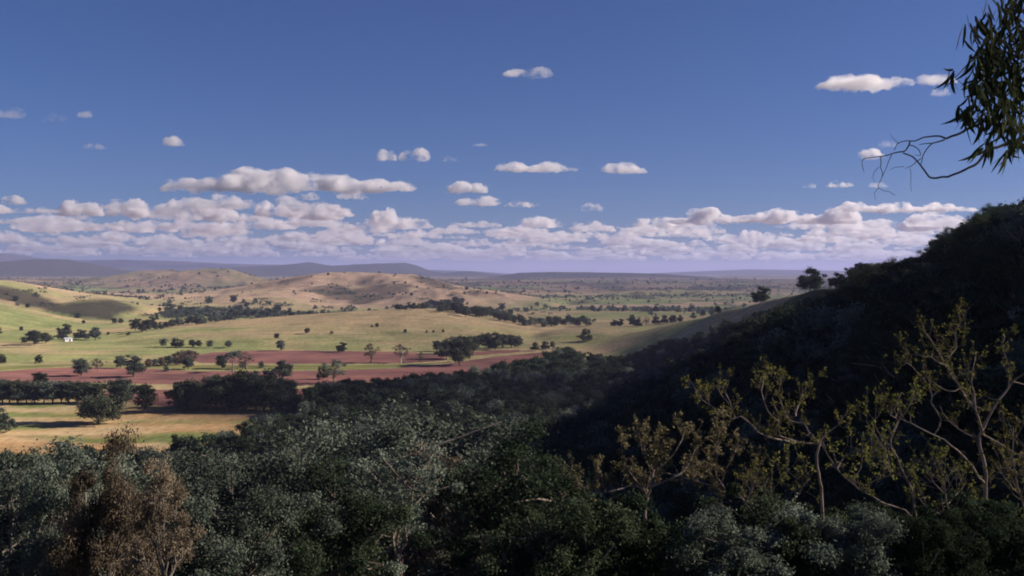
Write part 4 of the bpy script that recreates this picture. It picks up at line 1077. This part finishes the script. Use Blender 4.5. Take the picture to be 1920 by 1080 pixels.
near_tree('gum_sapling', 'low bushy sapling with tan and olive leaves and a pale three way fork', 21, [
    ([(1210, 965), (1212, 940), (1215, 925)], 11, 8, 0.0),
    ([(1213, 928), (1205, 915), (1192, 900), (1180, 887), (1172, 860), (1165, 835)], 6, 2, 0.9),
    ([(1215, 926), (1220, 910), (1225, 892), (1228, 860), (1240, 830)], 7, 2, 0.9),
    ([(1222, 912), (1255, 900), (1285, 880), (1300, 850), (1310, 825)], 6, 2, 0.9),
    ([(1206, 916), (1180, 912), (1135, 922), (1110, 922), (1085, 905), (1068, 895)], 5, 1.8, 0.6),
    ([(1225, 892), (1250, 865), (1275, 835), (1285, 810)], 4.5, 1.8, 1.0),
    ([(1228, 872), (1205, 850), (1200, 820)], 4, 1.5, 1.0),
    ([(1285, 880), (1325, 860), (1345, 830), (1350, 805)], 4, 1.5, 1.0),
    ([(1135, 922), (1130, 895), (1122, 872)], 3.5, 1.5, 0.9),
], 'tan', 4, leafL=0.075, tuft=12, twig=(3.4, 0.36))
near_tree('gum_sapling', 'leaning pale stem slanting up to the tan bushy sapling', 23, [
    ([(1470, 985), (1400, 939), (1360, 920), (1340, 912), (1310, 905), (1280, 895), (1250, 887)], 9, 3, 0.4),
    ([(1360, 920), (1345, 895), (1338, 870), (1350, 845)], 4, 1.5, 0.9),
    ([(1340, 912), (1355, 905), (1362, 880), (1372, 860), (1385, 835)], 4, 1.5, 0.9),
    ([(1310, 905), (1300, 880), (1305, 850)], 3, 1.2, 0.9),
    ([(1400, 939), (1415, 905), (1425, 875)], 4, 1.5, 0.9),
], 'tan', 5, leafL=0.075, tuft=9, twig=(2.8, 0.4))
near_tree('gum_sapling', 'bare pale stem leaning steeply against the zigzag sapling', 19, [
    ([(1720, 985), (1672, 950), (1651, 940), (1622, 924), (1596, 905), (1570, 879), (1550, 850), (1543, 830)], 8, 2.5, 0.25),
    ([(1596, 905), (1615, 880), (1612, 850)], 3, 1.2, 0.8),
    ([(1622, 924), (1640, 900), (1668, 890), (1667, 870)], 3.5, 1.2, 0.8),
    ([(1570, 879), (1585, 855), (1605, 845)], 3, 1.2, 0.9),
], 'yellow', 6, leafL=0.060, tuft=5)
near_tree('gum_sapling', 'small leafy sapling low between the tan bush and the pale trunked one', 20, [
    ([(1452, 1010), (1450, 960), (1446, 920), (1440, 895)], 6, 3, 0.6),
    ([(1446, 925), (1465, 900), (1480, 880)], 3, 1.2, 1.0),
    ([(1448, 940), (1425, 915), (1415, 890)], 3, 1.2, 1.0),
    ([(1450, 960), (1490, 935), (1505, 915)], 3, 1.2, 1.0),
], 'yellow', 7, leafL=0.064, tuft=5, twig=(3, 0.5))
near_tree('gum_sapling', 'leafy sapling low under the tall forked one', 18, [
    ([(1785, 1010), (1780, 960), (1775, 925), (1768, 895)], 6, 3, 0.6),
    ([(1778, 945), (1800, 920), (1812, 900)], 3, 1.2, 1.0),
    ([(1776, 930), (1752, 905), (1745, 885)], 3, 1.2, 1.0),
    ([(1780, 965), (1830, 950), (1850, 930)], 3, 1.2, 1.0),
    ([(1780, 970), (1740, 955), (1725, 935)], 3, 1.2, 1.0),
], 'yellow', 8, leafL=0.060, tuft=5, twig=(3, 0.5))
near_tree('gum_sapling', 'sapling of loose olive tufts at the edge of the frame beneath the wooded slope', 20, [
    ([(1925, 1010), (1915, 940), (1905, 890), (1898, 850), (1900, 800)], 7, 2.5, 0.6),
    ([(1905, 890), (1885, 865), (1878, 840)], 3, 1.2, 1.0),
    ([(1915, 930), (1890, 905), (1880, 890)], 3, 1.2, 1.0),
    ([(1903, 870), (1925, 840), (1930, 800)], 3, 1.2, 1.0),
], 'yellow', 9, leafL=0.064, tuft=5, twig=(3, 0.5))

# ------------------------------------------------------------------ leafy young trees on the knoll, below the paddock
for i, (px, py, Y, kind, lf, w, lab) in enumerate([
    (205, 822, 34, 'near', 'olive', 0.5, 'brownish young tree rising in front of the yellow paddock'),
    (300, 862, 30, 'nearsparse', 'olive', 0.62, 'pinkish brown leafy sapling next to the taller brownish one'),
    (125, 855, 36, 'near', 'grey', 0.7, 'silvery green young gum beside the brownish saplings'),
    (20, 850, 38, 'nearsparse', 'grey', 0.7, 'loose grey gum at the corner below the paddock'),
    (430, 872, 38, 'near', 'grey', 1.0, 'dense grey green young gum past the pinkish sapling'),
    (530, 808, 66, 'near', 'grey', 1.1, 'high grey crowned gum at the end of the yellow paddock'),
    (740, 800, 85, 'near', 'grey', 1.3, 'broad pale grey gum with the widest sunlit crown of the wood'),
    (850, 775, 110, 'near', 'grey', 1.2, 'rounded gum behind the broad pale grey one'),
    (900, 860, 60, 'nearsparse', 'grey', 1.2, 'half lit grey gum on the edge of the black shade'),
    (620, 880, 48, 'near', 'dark', 1.0, 'dark gum under the broad pale grey one'),
]):
    x = (px - CX) / FPX * Y; z = h1(x, Y); top = (HY - py) / FPX * Y
    add_tree(kind, Vector((x, Y, z)), top - z, lab, None, lf, 'bark', w, 'young_gum')

# ------------------------------------------------------------------ undergrowth at the feet of the saplings
gu = np.random.default_rng(91)
for k, px in enumerate(range(990, 1960, 62)):
    Y = 15.5 + gu.uniform(-1.5, 3.0); px = px + gu.uniform(-15, 15); x = (px - CX) / FPX * Y; z = h1(x, Y)
    top = (HY - gu.uniform(925, 985)) / FPX * Y
    if top - z < 0.5: continue
    add_tree('nearbush', Vector((x, Y, z - 0.1)), top - z + 0.1, 'low shrub in the dark thicket at the feet of the pale saplings', 'thicket shrubs under the saplings', random.choice(['dark', 'dark', 'dark', 'grey'] if px > 1300 else ['dark']), 'bark', gu.uniform(0.8, 1.15), 'shrub', cat='shrub')

# ------------------------------------------------------------------ the old gum just outside the frame: its bough and hanging leaves reach into view
def old_gum():
    g = np.random.default_rng(33)
    Y = 6.4
    bx, by = 4.6, 6.9
    gz = h1(bx, by)
    e = empty('old_gum', (bx, by, gz))
    org = np.array([bx, by, gz])
    T = resample([(bx, by, gz - 0.3), (bx + 0.05, by, gz + 1.5), (bx - 0.02, by + .05, 0.6), (bx + 0.1, by + .1, 2.2), (bx + 0.05, by + .2, 4.2), (bx + .3, by + .2, 6.0)], 0.3)
    V, F = tubes([(T, np.linspace(0.24, 0.10, len(T)))], 12); obj('trunk', mesh_np('trunk', V - org, F, 4), e, [M['bark']])
    def path(pts, Ya, Yb): 
        return np.array([pxw(a, b, Ya + (Yb - Ya) * i / (len(pts) - 1)) for i, (a, b) in enumerate(pts)])
    limbs = []
    def limb(pts, r0, r1, Ya=Y, Yb=Y, pre=None):
        P = path(pts, Ya, Yb)
        if pre is not None: P = np.vstack([pre, P])
        P = resample(P, 0.03); P[1:-1] += g.normal(size=(len(P) - 2, 3)) * 0.0022
        limbs.append((P, np.linspace(r0, r1, len(P)) / 2 / FPX * Y))
        return P
    tA = np.array([[bx, by + .02, 0.95]]); tB = np.array([[bx, by + .03, 0.55]]); tC = np.array([[bx, by + .1, 1.75]])
    up = limb([(1980, 170), (1920, 186), (1878, 199), (1862, 211), (1843, 227), (1832, 235), (1813, 243), (1792, 253), (1774, 260)], 13, 4, Y + .2, Y, tA)
    limb([(1774, 260), (1762, 256), (1748, 255), (1732, 258), (1716, 264), (1700, 263), (1683, 269), (1676, 282)], 3.6, 1.2)
    limb([(1771, 262), (1748, 268), (1723, 271)], 3, 1.2)
    limb([(1706, 265), (1702, 276), (1695, 283), (1681, 286), (1665, 290), (1646, 294), (1621, 297), (1615, 308), (1620, 322)], 3, 0.9)
    lo = limb([(1990, 245), (1920, 262), (1889, 269), (1869, 276), (1850, 278), (1845, 290), (1834, 306), (1815, 315), (1797, 324), (1776, 331), (1748, 334), (1737, 326), (1726, 309), (1711, 294), (1693, 287)], 12, 2.4, Y + .1, Y - .1, tB)
    limb([(1748, 269), (1737, 280), (1730, 294), (1727, 308)], 2.2, 1.5)
    limb([(1704, 271), (1720, 278), (1726, 287), (1725, 292), (1716, 290)], 2, 1)
    limb([(1651, 292), (1650, 313), (1655, 322), (1651, 338), (1647, 352), (1669, 361), (1679, 366)], 1.6, 0.7)
    limb([(1672, 290), (1662, 313), (1655, 331)], 1.5, 0.8)
    limb([(1727, 297), (1709, 311), (1697, 316)], 1.8, 0.8)
    limb([(1706, 315), (1708, 335), (1709, 359)], 1.0, 0.6)
    limb([(1695, 312), (1678, 314), (1668, 320)], 1.0, 0.6)
    limb([(1647, 352), (1640, 362), (1642, 375)], 0.9, 0.6)
    limb([(1648, 313), (1638, 325), (1640, 340)], 1.0, 0.6)
    limb([(1684, 268), (1674, 258), (1668, 250)], 1.0, 0.5)
    u2 = limb([(2000, 60), (1940, 110), (1905, 140), (1870, 165), (1845, 180), (1820, 190)], 9, 2, Y + .3, Y, tC)
    u3 = limb([(2000, 20), (1930, 50), (1880, 75), (1840, 100), (1800, 135), (1785, 150)], 8, 1.5, Y + .3, Y + .1, tC)
    t1 = limb([(1889, 269), (1893, 285), (1885, 297)], 2.5, 1.2); t2 = limb([(1905, 266), (1908, 282), (1900, 292)], 2.5, 1.0)
    t3 = limb([(1843, 227), (1822, 222), (1806, 216)], 2.5, 1.0); t4 = limb([(1878, 199), (1868, 175), (1860, 150)], 3, 1.2); t5 = limb([(1910, 189), (1900, 215), (1885, 232)], 3, 1.2)
    t6 = limb([(1862, 211), (1875, 232), (1880, 250)], 3, 1.2); t7 = limb([(1905, 140), (1890, 120), (1880, 100)], 3, 1.0); t8 = limb([(1930, 50), (1905, 30), (1880, 10)], 3, 1.0)
    V, F = tubes(limbs, 6); obj('bough', mesh_np('bough', V - org, F, 4), e, [M['bark']])
    # leaves: long, curved, hanging in sprays from the twigs
    shapes = []
    for k in range(6):
        L = 0.15; n = 6; t = np.linspace(0, 1, n); w = 0.0125 * np.sin(np.pi * np.clip(t * 0.93 + 0.07, 0, 1)) ** 0.7 * (1 - 0.25 * t)
        bend = (0.02 + 0.012 * k) * t ** 2 * (-1) ** k
        V = np.vstack([np.stack([bend - w, 0.25 * w, -L * t], 1), np.stack([bend + 0 * w, 0 * w, -L * t], 1), np.stack([bend + w, 0.25 * w, -L * t], 1)])
        F = [(i, i + 1, n + i + 1, n + i) for i in range(n - 1)] + [(n + i, n + i + 1, 2 * n + i + 1, 2 * n + i) for i in range(n - 1)]
        me = mesh_np('leaf', V, np.array(F), 4, True, np.full((len(V), 3), 0.2 + 0.12 * k)); me.materials.append(M['hang']); shapes.append((me, V, np.array(F)))
    spots = []
    def spray(px, py, n, sx, sy):
        for _ in range(n): spots.append((px + g.normal() * sx, py + g.normal() * sy, Y + g.normal() * 0.16))
    for a in [(1783, 148, 9, 5, 5), (1803, 214, 8, 5, 4), (1815, 222, 7, 5, 4), (1832, 165, 20, 12, 12), (1825, 200, 14, 10, 8), (1850, 150, 22, 14, 10), (1842, 225, 12, 10, 6),
              (1868, 178, 26, 14, 12), (1865, 215, 18, 10, 8), (1882, 235, 26, 12, 10), (1900, 205, 30, 14, 12), (1905, 160, 26, 12, 12), (1880, 130, 16, 14, 8), (1912, 240, 16, 8, 9), (1900, 128, 14, 12, 8),
              (1848, 272, 7, 4, 4), (1856, 278, 7, 4, 4), (1840, 288, 3, 3, 3), (1887, 292, 8, 3, 2), (1908, 268, 7, 5, 4), (1915, 278, 4, 4, 4), (1820, 150, 5, 6, 6)]: spray(*a)
    inframe = list(spots)
    singles = inframe[:295]
    for k, (px, py, yy) in enumerate(singles):
        o = bpy.data.objects.new('leaf', shapes[k % 6][0]); COL.objects.link(o); o.parent = e
        s = g.uniform(0.65, 1.15)
        o.location = Vector(pxw(px, py - 10, yy) - org); o.scale = (s * 1.15, s, s)
        o.rotation_euler = (g.normal() * 0.35, g.normal() * 0.35 + 0.18, g.uniform(0, 6.28))
    spots = inframe[295:]
    for a in [(1930, 90, 60, 24, 18), (1890, 60, 40, 24, 16), (1850, 85, 36, 20, 14), (1835, 115, 30, 16, 10), (1905, 20, 60, 30, 20), (1870, 105, 30, 18, 10), (1960, 180, 60, 18, 40), (1990, 60, 80, 30, 50), (1830, 50, 14, 10, 14)]: spray(*a)
    Vs, Fs, ts, off = [], [], [], 0
    for k, (px, py, yy) in enumerate(spots):
        _, V0, F0 = shapes[k % 6]
        Rm = np.array(Matrix.Rotation(g.uniform(0, 6.28), 3, 'Z') @ Matrix.Rotation(g.normal() * .35, 3, 'X') @ Matrix.Rotation(g.normal() * .35, 3, 'Y'))
        Vs.append((V0 * g.uniform(.65, 1.15)) @ Rm.T + pxw(px, py - 10, yy) - org); Fs.append(F0 + off); off += len(V0); ts.append(np.full(len(V0), g.uniform(0.1, 0.9)))
    f = obj('foliage', mesh_np('foliage', np.vstack(Vs), np.vstack(Fs), 4, True, np.repeat(np.concatenate(ts)[:, None], 3, 1)), e, [M['hang']])
    f['kind'] = 'stuff'
    tag(e, 'old gum whose dark bough and long hanging leaves reach into the sky', 'tree')
old_gum()
# ------------------------------------------------------------------ air
def build_haze():
    x0, x1, y0, y1, z0, z1 = -47000, 47000, -47000, 47000, LOWEST - 1.5, HAZE_TOP
    V = np.array([(x, y, z) for x in (x0, x1) for y in (y0, y1) for z in (z0, z1)], float)
    F = np.array([(0, 1, 3, 2), (4, 6, 7, 5), (0, 4, 5, 1), (2, 3, 7, 6), (0, 2, 6, 4), (1, 5, 7, 3)])
    m, nt, out = new_mat('blue valley air')
    v = N(nt, 'ShaderNodeVolumePrincipled')
    v.inputs['Color'].default_value = (0.56, 0.60, 1.0, 1); v.inputs['Density'].default_value = HAZE; v.inputs['Anisotropy'].default_value = 0.2
    nt.links.new(v.outputs[0], out.inputs['Volume'])
    o = obj('haze', mesh_np('haze', V, F, 4, False), None, [m])
    tag(o, 'thin bluish air filling the valley', None, None, 'stuff')
HAZE, HAZE_TOP = 5.8e-5, max(HIGHEST + 25.0, 330.0)
build_haze()
